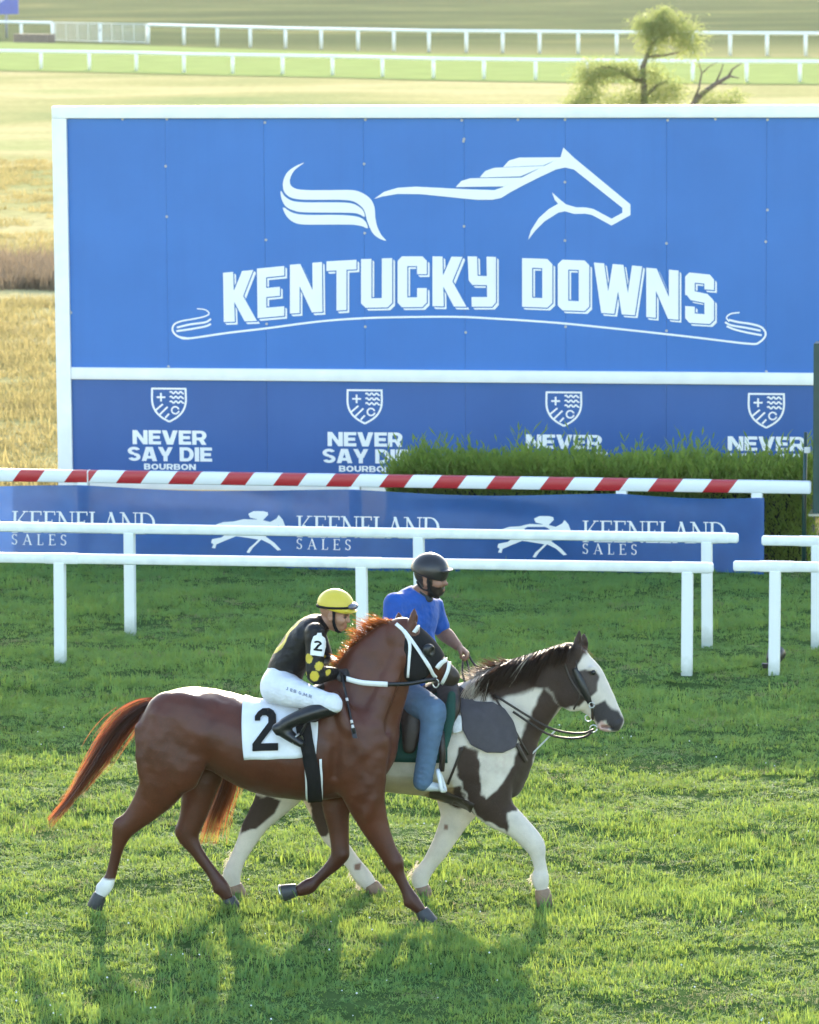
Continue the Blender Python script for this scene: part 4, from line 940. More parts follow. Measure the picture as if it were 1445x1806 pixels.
class Skin:
    """drape things on a finished body: cast from the camera side and lift off the surface"""
    def __init__(s, V, F): s.t = bvh(V, F)
    def hit(s, px, py, off=.006):
        d = unit(ray(px, py)); h = s.t.ray_cast(Vector(CP+d*15), Vector(d), 40)
        if h[0] is None: return None
        n = np.array(h[1]); n = n if n @ d < 0 else -n; return np.array(h[0])+n*off
    def near(s, P, off=.006):
        h = s.t.find_nearest(Vector(P)); q = np.array(h[0]); n = np.array(h[1]); return q+n*off
    def strap(s, pts, w, off, mat, name, parent, n=6, th=.004):
        """flat strap laid along pixel points; w = width in pixels (scalar or per point)"""
        P = catmull(np.array([list(p) for p in pts], float), n); ww = np.interp(np.linspace(0, 1, len(P)), np.linspace(0, 1, len(pts)), np.broadcast_to(w, (len(pts),)))
        T = np.gradient(P, axis=0); T /= np.linalg.norm(T, axis=1)[:, None]; N_ = np.stack([-T[:, 1], T[:, 0]], 1); rows = []; last = None
        for p, nn, w_ in zip(P, N_, ww):
            r = [s.hit(*(p+nn*w_*t), off) for t in (-.5, 0, .5)]
            if any(q is None for q in r): continue
            rows.append(r)
        m = len(rows); V = np.array(rows).reshape(-1, 3); F = [(3*i+k, 3*i+k+1, 3*i+k+4, 3*i+k+3) for i in range(m-1) for k in range(2)]
        o = mesh_np(name, V, F, mat, parent, True); md = o.modifiers.new('thick', 'SOLIDIFY'); md.thickness = th; md.offset = 0; return o
    def patch(s, pts, off, mat, name, parent, res=2.0, th=.006, sm=2):
        """cloth or leather patch: pixel outline filled with a grid and laid on the body"""
        a = np.array(pts, float); xs, ys, D = raster([pts], (a[:, 0].min()-3, a[:, 1].min()-3, a[:, 0].max()+3, a[:, 1].max()+3), res)
        V, F = grid_fill(xs, ys, D); W = [s.hit(x, y, off) for x, y in V]; ok = np.array([w is not None for w in W])
        F = [f for f in F if all(ok[i] for i in f)]; W = np.array([w if w is not None else (0, 0, 0) for w in W])
        o = mesh_np(name, W, F, mat, parent, True); md = o.modifiers.new('thick', 'SOLIDIFY'); md.thickness = th; md.offset = 0; return o
def grid_fill(xs, ys, D):
    """marching squares without strip merging, shared vertices, for draping"""
    key = {}; V = []; F = []
    def vid(p):
        q = (round(p[0], 3), round(p[1], 3))
        if q not in key: key[q] = len(V); V.append(p)
        return key[q]
    S = D < 0
    for i in range(len(xs)-1):
        for j in range(len(ys)-1):
            c = [(i, j), (i+1, j), (i+1, j+1), (i, j+1)]; s = [S[q] for q in c]
            if not any(s): continue
            ps = []
            for q in range(4):
                a, b = c[q], c[(q+1) % 4]; da, db = D[a], D[b]
                if da < 0: ps.append(vid((xs[a[0]], ys[a[1]])))
                if (da < 0) != (db < 0):
                    t = da/(da-db); ps.append(vid((xs[a[0]]+t*(xs[b[0]]-xs[a[0]]), ys[a[1]]+t*(ys[b[1]]-ys[a[1]]))))
            if len(set(ps)) >= 3: F.append(tuple(dict.fromkeys(ps)))
    return V, F
def shell(rows_xyzrw, lat, u0, u1, a0, a1, off, nu=30, na=30, drop=None):
    """cloth over the back: rows along the trunk, angle a from the top (negative = far side)"""
    P = catmull(rows_xyzrw, 6); lat = unit(lat); s = np.linspace(0, 1, len(P)); V = []
    for i in range(nu+1):
        u = u0+(u1-u0)*i/nu; c = np.array([np.interp(u, P[:, 0], P[:, k]) for k in range(5)])
        for j in range(na+1):
            a = a0+(a1-a0)*j/na; V.append(c[:3]-lat*(c[4]+off)*math.sin(a)+UP*(c[3]+off)*math.cos(a))
    I = np.arange((nu+1)*(na+1)).reshape(nu+1, na+1)
    return np.array(V), np.stack([I[:-1, :-1], I[1:, :-1], I[1:, 1:], I[:-1, 1:]], -1).reshape(-1, 4)

def vnormals(V, F):
    n = np.cross(V[F[:, 2]]-V[F[:, 0]], V[F[:, 3]]-V[F[:, 1]]); N_ = np.zeros_like(V)
    for k in range(4): np.add.at(N_, F[:, k], n)
    N_ /= np.maximum(np.linalg.norm(N_, axis=1), 1e-9)[:, None]
    return N_ if np.mean(np.sum(N_*(V-V.mean(0)), 1)) > 0 else -N_
def coat_hair(V, F, C, fr, n, length, parent, skip=None):
    """short hair lying back along the body: fine texture and a lit fringe on the outline"""
    g = np.random.default_rng(21); a, b, d = V[F[:, 0]], V[F[:, 1]], V[F[:, 3]]; nr = np.cross(b-a, d-a); ar = np.linalg.norm(nr, axis=1); nr = nr/np.maximum(ar, 1e-12)[:, None]
    ce = V[F].mean(1); 
    if np.mean(np.sum(nr*(ce-ce.mean(0)), 1)) < 0: nr = -nr
    k = g.choice(len(F), n, p=ar/ar.sum()); N_ = nr[k]; P = ce[k]+(g.random((n, 1))-.5)*(b-a)[k]+(g.random((n, 1))-.5)*(d-a)[k]
    fl = -fr.fw*.75-UP*.6+g.normal(0, .22, (n, 3)); fl = fl-N_*np.sum(fl*N_, 1, keepdims=True); fl /= np.linalg.norm(fl, axis=1)[:, None]
    L = length*g.uniform(.6, 1.3, (n, 1)); sd = np.cross(fl, N_)*.0007; e = P+fl*L*.92+N_*L*.30
    W = np.stack([P-sd-N_*.001, P+sd-N_*.001, e], 1).reshape(-1, 3); cc = C[F[k, 0]]*g.uniform(.75, 1.25, (n, 1)); cc = np.repeat(cc, 3, 0)
    o = mesh_np('coat_hair', W, np.arange(3*n).reshape(-1, 3), M['coat_hair'], parent); vcol(o, cc); vcol(o, np.where(cc.mean(1, keepdims=True) > .3, cc*.95, np.minimum(cc*[4, 3.6, 3], .8)), 'tcol'); o['kind'] = 'stuff'; return o
# ---------------------------------------------------------------- BAY RACEHORSE
FB = Frame(500, 1622, R(-7))
bay_trunk = [(288, 1284, 46, .16), (318, 1279, 62, .23), (350, 1283, 71, .265), (400, 1293, 71, .27), (440, 1311, 77, .285), (480, 1321, 82, .29), (530, 1324, 87, .285), (575, 1318, 92, .26), (612, 1314, 86, .225), (636, 1325, 52, .17)]
TH = R(32)                                           # head carried away from the camera
hl = -FB.fw*math.sin(TH)+FB.lt*math.cos(TH)
bay_head = [(712, 1124, 31, .075, .0), (728, 1146, 38, .088, .02), (745, 1160, 35, .085, .05), (762, 1172, 27, .066, .085), (780, 1184, 21, .054, .12), (792, 1192, 18.5, .05, .145), (797, 1195, 15, .045, .155)]
bay = thing('racehorse', FB.o, 'glossy chestnut racehorse walking with a black hood and white number cloth', 'horse')
bp = [FB.chain(bay_trunk, .03, 5),
    FB.chain([(612, 1292, 88, .19), (634, 1246, 76, .145), (660, 1192, 64, .105), (688, 1145, 46, .08), (708, 1122, 32, .07)], .07, 5),
    FB.chain(bay_head, .03, 5, lat=hl),
    # near hind
    FB.chain([(300, 1292, 58, .10, -.15), (296, 1335, 54, .105, -.165), (288, 1378, 42, .085, -.165), (262, 1418, 29, .062, -.15), (236, 1446, 21, .05, -.14), (218, 1463, 19, .045, -.135), (209, 1490, 12, .032, -.13), (203, 1515, 9.8, .026, -.125), (196, 1543, 9.8, .026, -.12), (187, 1562, 13, .036, -.12), (178, 1576, 10.5, .031, -.12)], .05, 4),
    # far hind
    FB.chain([(335, 1300, 55, .10, .15), (352, 1350, 45, .09, .16), (350, 1395, 31, .072, .15), (341, 1438, 24, .056, .14), (331, 1470, 20.5, .046, .135), (345, 1498, 12.5, .032, .13), (370, 1533, 10, .026, .125), (390, 1562, 13.5, .036, .12), (400, 1580, 10.8, .031, .12)], .05, 4),
    # near fore
    FB.chain([(622, 1320, 62, .08, -.16), (636, 1372, 45, .085, -.155), (647, 1418, 33, .07, -.14), (662, 1458, 24.5, .056, -.13), (682, 1498, 17.5, .045, -.125), (695, 1521, 16.5, .044, -.12), (703, 1541, 11.2, .030, -.12), (714, 1564, 9.6, .025, -.12), (727, 1588, 13.2, .036, -.12), (740, 1603, 10.3, .031, -.12)], .05, 4),
    # far fore, lifted
    FB.chain([(606, 1330, 55, .08, .15), (602, 1382, 40, .08, .145), (594, 1425, 25, .064, .135), (598, 1468, 18, .048, .13), (600, 1502, 16, .045, .125), (592, 1520, 13.5, .036, .125), (573, 1539, 10.2, .027, .125), (556, 1555, 10.2, .026, .125), (545, 1563, 13.8, .036, .125), (530, 1570, 10.8, .031, .125)], .05, 4),
    # muscles, points of shoulder, stifle, jowl, brow
    FB.ell(644, 1318, -.13, (.14, .07, .17), .05, rot=.5), FB.ell(600, 1290, -.19, (.13, .06, .22), .06, rot=-.35), FB.ell(325, 1360, -.19, (.10, .07, .12), .05), FB.ell(322, 1255, -.13, (.20, .10, .12), .07, rot=.25),
    FB.ell(727, 1172, -.03, (.10, .05, .105), .03), FB.ell(752, 1142, .0, (.03, .022, .025), .02), FB.ell(746, 1308, .0, (.001, .001, .001)),
    FB.ell(803, 1186, .10, (.018, .02, .02), .012, 'sub'), FB.ell(668, 1300, 0, (.07, .13, .13), .05),
    FB.ell(620, 1352, -.20, (.09, .045, .10), .03), FB.ell(652, 1424, -.19, (.035, .03, .09), .03, rot=.35), FB.ell(276, 1392, -.20, (.055, .035, .08), .03, rot=-.5), FB.chain([(262, 1262, 4, .02, -.262), (258, 1320, 5, .02, -.275), (266, 1385, 4, .02, -.25)], .03, 4, 'sub'), FB.chain([(704, 1160, 12, .025, -.075), (682, 1215, 16, .03, -.11), (655, 1280, 20, .03, -.16)], .035, 4), FB.chain([(585, 1235, 4, .02, -.262), (592, 1300, 6, .02, -.275), (590, 1370, 5, .02, -.24)], .04, 4, 'sub'),
    FB.chain([(288, 1268, 22, .05, -.205), (282, 1320, 26, .05, -.225), (276, 1378, 20, .04, -.21)], .022, 4), FB.chain([(250, 1285, 12, .05, -.15), (253, 1335, 13, .05, -.18), (262, 1390, 11, .04, -.18)], .02, 4), FB.chain([(334, 1285, 26, .05, -.20), (338, 1335, 28, .05, -.21), (330, 1375, 18, .04, -.19)], .025, 4), FB.chain([(592, 1228, 9, .03, -.215), (610, 1275, 12, .035, -.235), (636, 1325, 14, .035, -.215)], .03, 4), FB.chain([(714, 1200, 5, .02, -.085), (700, 1245, 6, .02, -.115), (684, 1290, 6, .02, -.14)], .02, 4, 'sub'),
    FB.ell(209, 1454, -.135, (.03, .028, .038), .025), FB.ell(318, 1466, .135, (.03, .028, .038), .025), FB.ell(700, 1520, -.12, (.035, .042, .045), .02), FB.ell(606, 1507, .125, (.035, .042, .04), .02), FB.ell(178, 1565, -.12, (.03, .03, .03), .015), FB.ell(384, 1568, .12, (.03, .03, .03), .015), FB.ell(720, 1592, -.12, (.03, .03, .03), .015)]
bp = [p for p in bp if not (p['t'] == 'e' and p['r'].max() < .002)]
for ex, ey, tx_, ty_, yl in ((727, 1106, 731, 1074, -.035), (702, 1104, 703, 1081, .10)):
    bp.append(FB.chain([(ex, ey, 8, .028, yl), ((ex+tx_)/2+1, (ey+ty_)/2, 7.5, .022, yl), (tx_, ty_, 2, .006, yl)], .015, 4))
    bp.append(FB.chain([((ex+tx_)/2+6, (ey+ty_)/2+4, 3.5, .010, yl-.008), (tx_+2, ty_+6, 1.2, .004, yl-.006)], .01, 2, 'sub'))
BV, BFc = solid(bp, .0095, 3)
BV = BV+vnormals(BV, BFc)*((.0035*wob(BV, 11, 2.)+.0022*wob(BV, 25, 5.))*np.clip((BV[:, 2]-.55)/.3, .15, 1))[:, None]
body = mesh_np('body', BV, BFc, M['coat'], bay, True)
x, z = FB.xz(BV); c = np.tile(np.array([.092, .0245, .0105]), (len(BV), 1))
sh = np.clip(.5+.5*wob(BV, 5, 3.), 0, 1)[:, None]; c = c*(.88+.22*sh)
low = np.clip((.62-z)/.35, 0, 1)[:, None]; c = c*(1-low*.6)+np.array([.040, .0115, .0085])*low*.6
sock = pmask(FB, BV, [(150, 1543), (225, 1553), (225, 1610), (150, 1610)], .015, .006, -.12); c = c*(1-sock)+np.array([.72, .68, .66])*sock
muz = pmask(FB, BV, [(786, 1160), (830, 1170), (830, 1230), (776, 1230)], .06, .01, .1); c = c*(1-muz)+np.array([.03, .018, .014])*muz
vcol(body, c); coat_hair(BV, BFc, c, FB, 70000, .009, bay)
SB1 = Skin(BV, BFc)
hoof('hoof', FB, (175, 1579), (166, 1600), -.12, .037, .047, M['hoof'], bay); hoof('hoof', FB, (404, 1587), (414, 1612), .12, .040, .054, M['hoof'], bay)
hoof('hoof', FB, (745, 1608), (757, 1629), -.12, .040, .054, M['hoof'], bay); hf = hoof('hoof', FB, (521, 1569), (499, 1574), .125, .038, .050, M['hoof'], bay)
A_, B_ = FB.pt(521, 1569, .125), FB.pt(497, 1574, .125); dd = unit(B_-A_); ss = unit(np.cross(dd, FB.lt)); mb = MB()
mb.tube([B_+dd*.004+.046*(ss*math.cos(a)+FB.lt*math.sin(a)) for a in np.linspace(.5, 5.8, 14)], .006, 6); mb.build('shoe', M['steel'], hf, True)
# mane and tail
r = np.random.default_rng(3); rows = []
cl = catmull([(596, 1188), (612, 1158), (632, 1132), (655, 1112), (682, 1099), (706, 1096)], 8)
for _ in range(2100):
    ci = int(r.random()*64); ck = np.random.default_rng(ci+500).random(4)*.75+r.random(4)*.25; t = np.clip((ci+r.normal(.5, .5))/64, 0, .999)*(len(cl)-1); i = int(t); p = cl[i]+(cl[min(i+1, len(cl)-1)]-cl[i])*(t-i); fl = r.random()
    yl = r.normal(.0, .012)
    if fl < .5:                                   # blown up and back over the crest
        L = (8+30*ck[0]*ck[0]+r.uniform(0, 8))*(1.35 if 640 < p[0] < 690 else .8); a = -3.0+.55*ck[1]+r.normal(0, .15)
        pts = [FB.pt(p[0]+L*s*math.cos(a)+2*math.sin(s*5+fl*9), p[1]+4+L*s*math.sin(a)*(1-.35*s)-3*s, yl+.05*s*r.normal(.3, .7)) for s in np.linspace(0, 1, 6)]
    else:                                          # lying over on the far side and roots
        L = r.uniform(20, 55); pts = [FB.pt(p[0]-10*s, p[1]+5+L*s*s-6*math.sin(3*s), yl+.10*s+.02) for s in np.linspace(0, 1, 6)]
    rows.append((pts, r.uniform(.0014, .0026), (.06, .018, .008), (.25, .085, .02)))  # bright orange tips: backlit highlight put into the hair colour
strands(rows, 'mane', M['hair'], bay)
rows = []; tc = catmull([(276, 1240), (250, 1250), (222, 1272), (195, 1305), (168, 1345), (140, 1385), (112, 1420), (88, 1448)], 5)
for _ in range(1300):
    s0 = r.random()**1.6*.55; e = min(1.0, s0+r.uniform(.35, .62)) if r.random() < .8 else min(1, s0+r.uniform(.2, .35)); w = r.normal(0, 1)*(2.0 if r.random() < .05 else 1); w2 = r.normal(0, 1); dr = max(0, r.normal(0, .6)); pts = []
    for q in np.linspace(0, 1, 9):
        s = s0+(e-s0)*q; i = s*(len(tc)-1); k = int(min(i, len(tc)-2)); p = tc[k]+(tc[k+1]-tc[k])*(i-k); tg = unit(tc[k+1]-tc[k]); nn = np.array([-tg[1], tg[0]])
        wid = 5+9*math.sin(math.pi*min(1, s*1.15+.12))*(.5+.5*s/(s+.05)); p = p+nn*w*wid*(.5+.25*q)+np.array([0, dr*20*q*q*(1-s*.5)])
        pts.append(FB.pt(p[0], p[1], .02*w2*(1+2*s)+.01))
    ed = min(1, abs(w)/1.6); rows.append((pts, r.uniform(.0016, .0028), np.array([.026, .009, .006])*(1+1.6*ed), np.array([.07, .022, .009])*(1+1.6*ed)))  # outer strands coloured brighter: backlit rim painted into the tail
strands(rows, 'tail', M['hair'], bay)
# saddle cloth, girth, saddle
TR = [FB.row(q) for q in bay_trunk]; xa, xb = FB.pt(429, 1235)[0], FB.pt(577, 1235)[0]
P_ = catmull(TR, 6); V = []; nu, na = 40, 34
lo_ = lambda t: 1339.5-3.5*t-2*max(0, t-.72)/.28
for i in range(nu+1):
    t = i/nu; pxx = 429+(577-429)*t; c = np.array([np.interp(FB.pt(pxx, 1270, -.2)[0], P_[:, 0], P_[:, k]) for k in range(5)])
    if pxx > 566: pass
    zb_ = FB.pt(pxx, lo_(t), -.285)[2]; am = math.acos(np.clip((zb_-c[2])/(c[3]+.02), -.9, .99))
    if pxx > 560: am *= 1.0
    for j in range(na+1):
        a = -R(75)+(am+R(75))*j/na; g = .02+.006*math.sin(t*17+j*.25)*(j/na)
        pz = c[2]+(c[3]+g)*math.cos(a); py_l = -(c[4]+g)*math.sin(a); sk = (12*t+12*(1-t))*max(0, (j/na-.5))/FB.sc
        V.append(c[:3]*[1, 1, 0]+FB.lt*py_l+UP*pz+FB.fw*(((12*(1-t)-10*t)/FB.sc)*max(0, j/na-.45)/.55))
I = np.arange((nu+1)*(na+1)).reshape(nu+1, na+1); F_ = np.stack([I[:-1, :-1], I[1:, :-1], I[1:, 1:], I[:-1, 1:]], -1).reshape(-1, 4)
V = np.array(V); V = np.array([v if np.linalg.norm(v-SB1.near(v, 0)) > .011 and (v-SB1.near(v, 0)) @ (SB1.near(v, .01)-SB1.near(v, 0)) > 0 else SB1.near(v, .012) for v in V])
sc_o = mesh_np('number_cloth', V, F_, M['saddlecloth'], bay, True); md = sc_o.modifiers.new('thick', 'SOLIDIFY'); md.thickness = .006; md.offset = 1
SC1 = Skin(np.concatenate([BV, V]), [tuple(f) for f in BFc]+[tuple(f+len(BV)) for f in F_])
two = [arc(24, 52, 22, 22, 0, 168, 13, 11.5), hbar(38.5, 52, 12, 12, 15), rect(3, 0, 48, 14)]
def slab2(bx, by, sx, sy, sl): return [[(bx+x*sx+y*sl, by-y*sy+x*.03) for x, y in p] for p in two]
two_px = [[(441.5+x*.985+(-1 if 0 else 0), 1325-y-x*.03) for x, y in p] for p in ([[(8, 52), (8, 60), (14, 68), (22, 73), (34, 73), (42, 69), (47, 61), (47, 47), (20, 13), (50, 13), (50, 0), (4, 0), (4, 13), (33, 48), (33, 57), (29, 61), (22, 61), (18, 57), (18, 52)]])]
def drape_print(skin, polys, res, off, mat, name, parent):
    a = np.concatenate([np.array(p) for p in polys]); xs, ys, D = raster(polys, (a[:, 0].min()-3, a[:, 1].min()-3, a[:, 0].max()+3, a[:, 1].max()+3), res)
    V, F = grid_fill(xs, ys, D); W = [skin.hit(x, y, off) for x, y in V]; ok = [w is not None for w in W]
    return mesh_np(name, np.array([w if w is not None else np.zeros(3) for w in W]), [f for f in F if all(ok[i] for i in f)], mat, parent, True)
drape_print(SC1, two_px, 1.0, .011, M['black_cloth'], 'number', sc_o)
gp = [(534, 1262), (537, 1290), (545, 1330), (553, 1370), (556, 1409)]
SC1.strap(gp, 25, .020, M['black_cloth'], 'girth', bay, 8, .006)
SB1.strap([(539, 1340), (540.5, 1375), (542, 1409)], 4.2, .014, M['white_strap'], 'girth_binding', bay, 8, .004); SB1.strap([(565.5, 1338), (567, 1375), (567, 1407)], 4.2, .014, M['white_strap'], 'girth_binding', bay, 8, .004)
# racing saddle
sp_ = [FB.chain([(478, 1226, 9, .13), (505, 1229, 8, .12), (540, 1224, 9, .11), (572, 1214, 12, .08)], .02), FB.chain([(545, 1240, 22, .02, -.25), (552, 1258, 17, .018, -.295)], .02), FB.chain([(545, 1240, 22, .02, .25), (552, 1258, 17, .018, .295)], .02)]
SV, SF = solid(sp_, .009, 2); saddle = thing('racing_saddle', FB.pt(520, 1235), 'tiny black racing saddle between the jockey and the number cloth', 'saddle'); mesh_np('seat', SV, SF, M['black_leather'], saddle, True)
mb = MB(); q = [FB.pt(x, y, -.335) for x, y in ((546, 1255), (537, 1283), (529, 1297))]; mb.tube(q, .010, 6); mb.build('stirrup_leather', M['black_leather'], saddle, True)
mb = MB(); q = [FB.pt(x, y, yl) for x, y, yl in ((528, 1294, -.34), (521, 1300, -.37), (517, 1309, -.375), (523, 1313, -.34), (530, 1314, -.305), (534, 1304, -.31), (528, 1294, -.34))]; mb.tube(catmull(q, 4), .007, 6); mb.build('stirrup_iron', M['steel'], saddle, True)
# hood, bridle, reins
hp = [FB.chain(bay_head[:5], .03, 5, lat=hl, pad=.007), FB.ell(727, 1172, -.03, (.107, .057, .112), .03), plane_cut(FB.pt(772, 1172, 0), unit(FB.pt(772, 1178, .0)-FB.pt(735, 1146, .0))), plane_cut(FB.pt(714, 1150, 0), unit(-FB.fw*1.0+UP*.10))]
HV, HF = solid(hp, .006, 2); hood = mesh_np('hood', HV, HF, M['black_cloth'], bay, True)
SH = Skin(np.concatenate([BV, HV]), [tuple(f) for f in BFc]+[tuple(f+len(BV)) for f in HF])
cupp = [FB.ell(757, 1147, -.062, (.045, .022, .04), .01, rot=.8, yaw=TH), FB.ell(768, 1150, -.075, (.035, .03, .035), .008, 'sub', rot=.8, yaw=TH)]
CV_, CF_ = solid(cupp, .004, 2); mesh_np('blinker_cup', CV_, CF_, M['black_leather'], hood, True)
SH.strap([(699, 1101), (712, 1113), (722, 1133), (722, 1160), (720, 1194)], [6, 6, 5.5, 5, 4], .007, M['white_strap'], 'bridle_strap', bay); SH.strap([(712, 1112), (730, 1136), (748, 1163), (762, 1186), (769, 1194)], [6, 5.5, 5.5, 6, 6], .009, M['white_strap'], 'bridle_strap', bay)
SH.strap([(729, 1115), (733, 1109), (736, 1104)], 6, .012, M['white_strap'], 'browband', bay); SH.strap([(769, 1178), (778, 1168), (786, 1165), (791, 1170)], 8, .010, M['white_strap'], 'noseband', bay); SH.strap([(791, 1168), (789, 1182), (783, 1197), (775, 1213)], 6, .008, M['white_strap'], 'bridle_strap', bay)
hb = SH.hit(769, 1200, .02); hb = hb if hb is not None else FB.pt(769, 1200, .0)
mb = MB(); q = [hb+.028*(FB.fw*math.cos(a)*.7+UP*math.sin(a)) for a in np.linspace(0, 2*math.pi, 15)]; mb.tube(q, .005, 6); mb.build('bit_ring', M['steel'], bay, True)
SB1.strap([(745, 1213), (757, 1220), (766, 1214)], 5, .008, M['black_leather'], 'chin_strap', bay)
def rein(pts, w0, w1, yl0, yl1, name, mat, par, fr=FB):
    P = catmull(pts, 5); V = []
    for i, p in enumerate(P):
        t = i/(len(P)-1); c = fr.pt(p[0], p[1], yl0+(yl1-yl0)*t); w = (w0+(w1-w0)*t)/fr.sc/2; V += [c-UP*w, c+UP*w]
    o = mesh_np(name, V, [(2*i, 2*i+2, 2*i+3, 2*i+1) for i in range(len(P)-1)], mat, par, True); md = o.modifiers.new('t', 'SOLIDIFY'); md.thickness = .005; md.offset = 0; return o
rein([(611, 1197), (640, 1204), (684, 1207)], 9, 9, -.155, -.155, 'rein', M['white_strap'], bay); rein([(683, 1207), (720, 1206), (750, 1201), (769, 1198)], 7, 7, -.155, -.09, 'rein', M['black_leather'], bay); rein([(594, 1187), (603, 1192), (612, 1197)], 9, 9, -.10, -.155, 'rein', M['black_leather'], bay)

# ---------------------------------------------------------------- PINTO PONY
FP = Frame(690, 1592, R(-6))
pin_trunk = [(486, 1290, 52, .18), (530, 1288, 68, .27), (600, 1302, 82, .30), (680, 1311, 85, .31), (760, 1313, 92, .30), (815, 1314, 106, .265), (850, 1322, 92, .225), (868, 1342, 54, .17)]
pin = thing('pinto_horse', FP.o, 'brown and white pinto lead pony walking beside the racehorse', 'horse')
pin_head = [(1006, 1170, 34, .08), (1022, 1200, 43, .09), (1042, 1222, 36, .08), (1058, 1241, 29, .064), (1073, 1262, 24, .056), (1081, 1271, 20, .05)]
pp = [FP.chain(pin_trunk, .03, 5), FP.chain([(850, 1297, 92, .18), (882, 1262, 80, .14), (922, 1228, 65, .108), (958, 1204, 53, .088), (988, 1182, 43, .078), (1004, 1168, 34, .07)], .07, 5), FP.chain(pin_head, .03, 5),
    FP.chain([(505, 1310, 60, .10, -.16), (500, 1365, 52, .10, -.17), (486, 1405, 35, .08, -.16), (461, 1440, 24, .06, -.145), (446, 1462, 20.5, .05, -.14), (432, 1490, 16, .038, -.135), (418, 1518, 14, .033, -.13), (409, 1544, 16, .042, -.125), (413, 1560, 12, .035, -.125)], .05, 4),
    FP.chain([(560, 1330, 60, .10, .15), (574, 1385, 48, .09, .16), (575, 1430, 28, .07, .15), (584, 1466, 21, .05, .14), (600, 1492, 16, .037, .135), (622, 1521, 14, .033, .13), (641, 1547, 16, .042, .125), (652, 1560, 13, .036, .125)], .05, 4),
    FP.chain([(845, 1340, 62, .09, -.17), (856, 1390, 46, .09, -.16), (876, 1428, 32, .072, -.145), (912, 1457, 22, .058, -.135), (942, 1489, 18.5, .053, -.13), (950, 1514, 12.2, .036, -.13), (954, 1536, 12, .033, -.13), (953, 1549, 15.5, .044, -.13), (956, 1566, 11, .034, -.13)], .05, 4),
    FP.chain([(815, 1350, 58, .09, .16), (812, 1405, 42, .085, .15), (804, 1440, 27, .07, .14), (786, 1478, 19.5, .055, .135), (773, 1501, 17, .05, .13), (757, 1525, 14, .036, .13), (742, 1547, 16, .043, .13), (743, 1562, 12.5, .036, .13)], .05, 4),
    FP.ell(882, 1345, -.12, (.13, .08, .15), .05, rot=.5), FP.ell(838, 1310, -.2, (.14, .06, .22), .06, rot=-.35), FP.ell(1012, 1225, -.045, (.10, .045, .11), .03, rot=.3), FP.ell(1046, 1181, -.075, (.03, .02, .025), .02), FP.ell(1046, 1181, .075, (.03, .02, .025), .02),
    FP.ell(1046, 1186, -.095, (.02, .012, .014), .008, 'sub', rot=.6), FP.ell(1092, 1268, -.045, (.016, .016, .022), .010, 'sub'), FP.ell(1065, 1281, 0, (.045, .045, .03), .02, rot=.5), FP.ell(905, 1370, 0, (.07, .14, .13), .05),
    FP.chain([(1062, 1281, 2.2, .05, -.03), (1080, 1283, 1.8, .05, -.03)], .01, 2, 'sub')]
for ex, ey, tx_, ty_, yl in ((1016, 1152, 1022, 1112, -.05), (1027, 1150, 1030, 1118, .055)):
    pp.append(FP.chain([(ex, ey, 8.5, .03, yl), ((ex+tx_)/2+1, (ey+ty_)/2, 8, .024, yl), (tx_, ty_, 2, .006, yl)], .015, 4)); pp.append(FP.chain([((ex+tx_)/2+4, (ey+ty_)/2+4, 4, .011, yl-.012), (tx_+2, ty_+7, 1.5, .004, yl-.012)], .01, 2, 'sub'))
PV, PF = solid(pp, .0095, 3)
PV = PV+vnormals(PV, PF)*((.0035*wob(PV, 11, 4.)+.002*wob(PV, 25, 1.))*np.clip((PV[:, 2]-.55)/.3, .15, 1))[:, None]
pb = mesh_np('body', PV, PF, M['pinto'], pin, True)
WHT, BRN, DRK = np.array([.66, .575, .485]), np.array([.046, .026, .018]), np.array([.022, .017, .015])
c = np.tile(WHT, (len(PV), 1)); ph = lambda pts, yl=-.2, so=.012, wb=.012: pmask(FP, PV, pts, so, wb, yl)
def paint(mask, col):
    global c
    c = c*(1-mask)+np.asarray(col)*mask
paint(ph([(812, 1312), (845, 1322), (848, 1335), (850, 1400), (858, 1408), (880, 1390), (905, 1350), (935, 1345), (940, 1400), (912, 1420), (912, 1432), (893, 1436), (896, 1470), (840, 1440), (815, 1390), (806, 1350)], -.22), BRN)       # shoulder to arm
paint(ph([(760, 1395), (812, 1385), (835, 1440), (800, 1440), (740, 1412)], -.2), BRN)
paint(ph([(960, 1210), (985, 1250), (930, 1360), (905, 1345), (920, 1300), (935, 1262)], -.1, .02), BRN)                                        # underside of the neck
paint(ph([(930, 1140), (995, 1120), (1005, 1090), (1045, 1090), (1040, 1150), (1012, 1170), (1005, 1250), (985, 1252), (965, 1215), (945, 1215), (870, 1235), (850, 1215), (890, 1180)], -.1, .03), BRN*1.0)
paint(ph([(1000, 1120), (1030, 1148), (1022, 1168), (1014, 1182), (1020, 1205), (1035, 1232), (1020, 1248), (1008, 1244), (985, 1250), (975, 1180)], -.08, .012), BRN*.9)
paint(ph([(1018, 1185), (1032, 1180), (1048, 1182), (1056, 1196), (1053, 1220), (1038, 1232), (1026, 1222), (1016, 1205)], -.08, .012, .006), [.075, .055, .047])
paint(ph([(1010, 1182), (1022, 1190), (1036, 1218), (1040, 1236), (1026, 1232), (1008, 1208)], -.08, .012, .006), DRK)
paint(ph([(1048, 1244), (1068, 1234), (1080, 1250), (1092, 1258), (1100, 1272), (1092, 1292), (1078, 1290), (1068, 1270), (1052, 1280), (1044, 1262)], -.05, .014, .006), [.045, .038, .04])
paint(ph([(1060, 1272), (1070, 1278), (1076, 1296), (1055, 1298), (1052, 1284)], -.05, .012, .004), [.62, .40, .36])
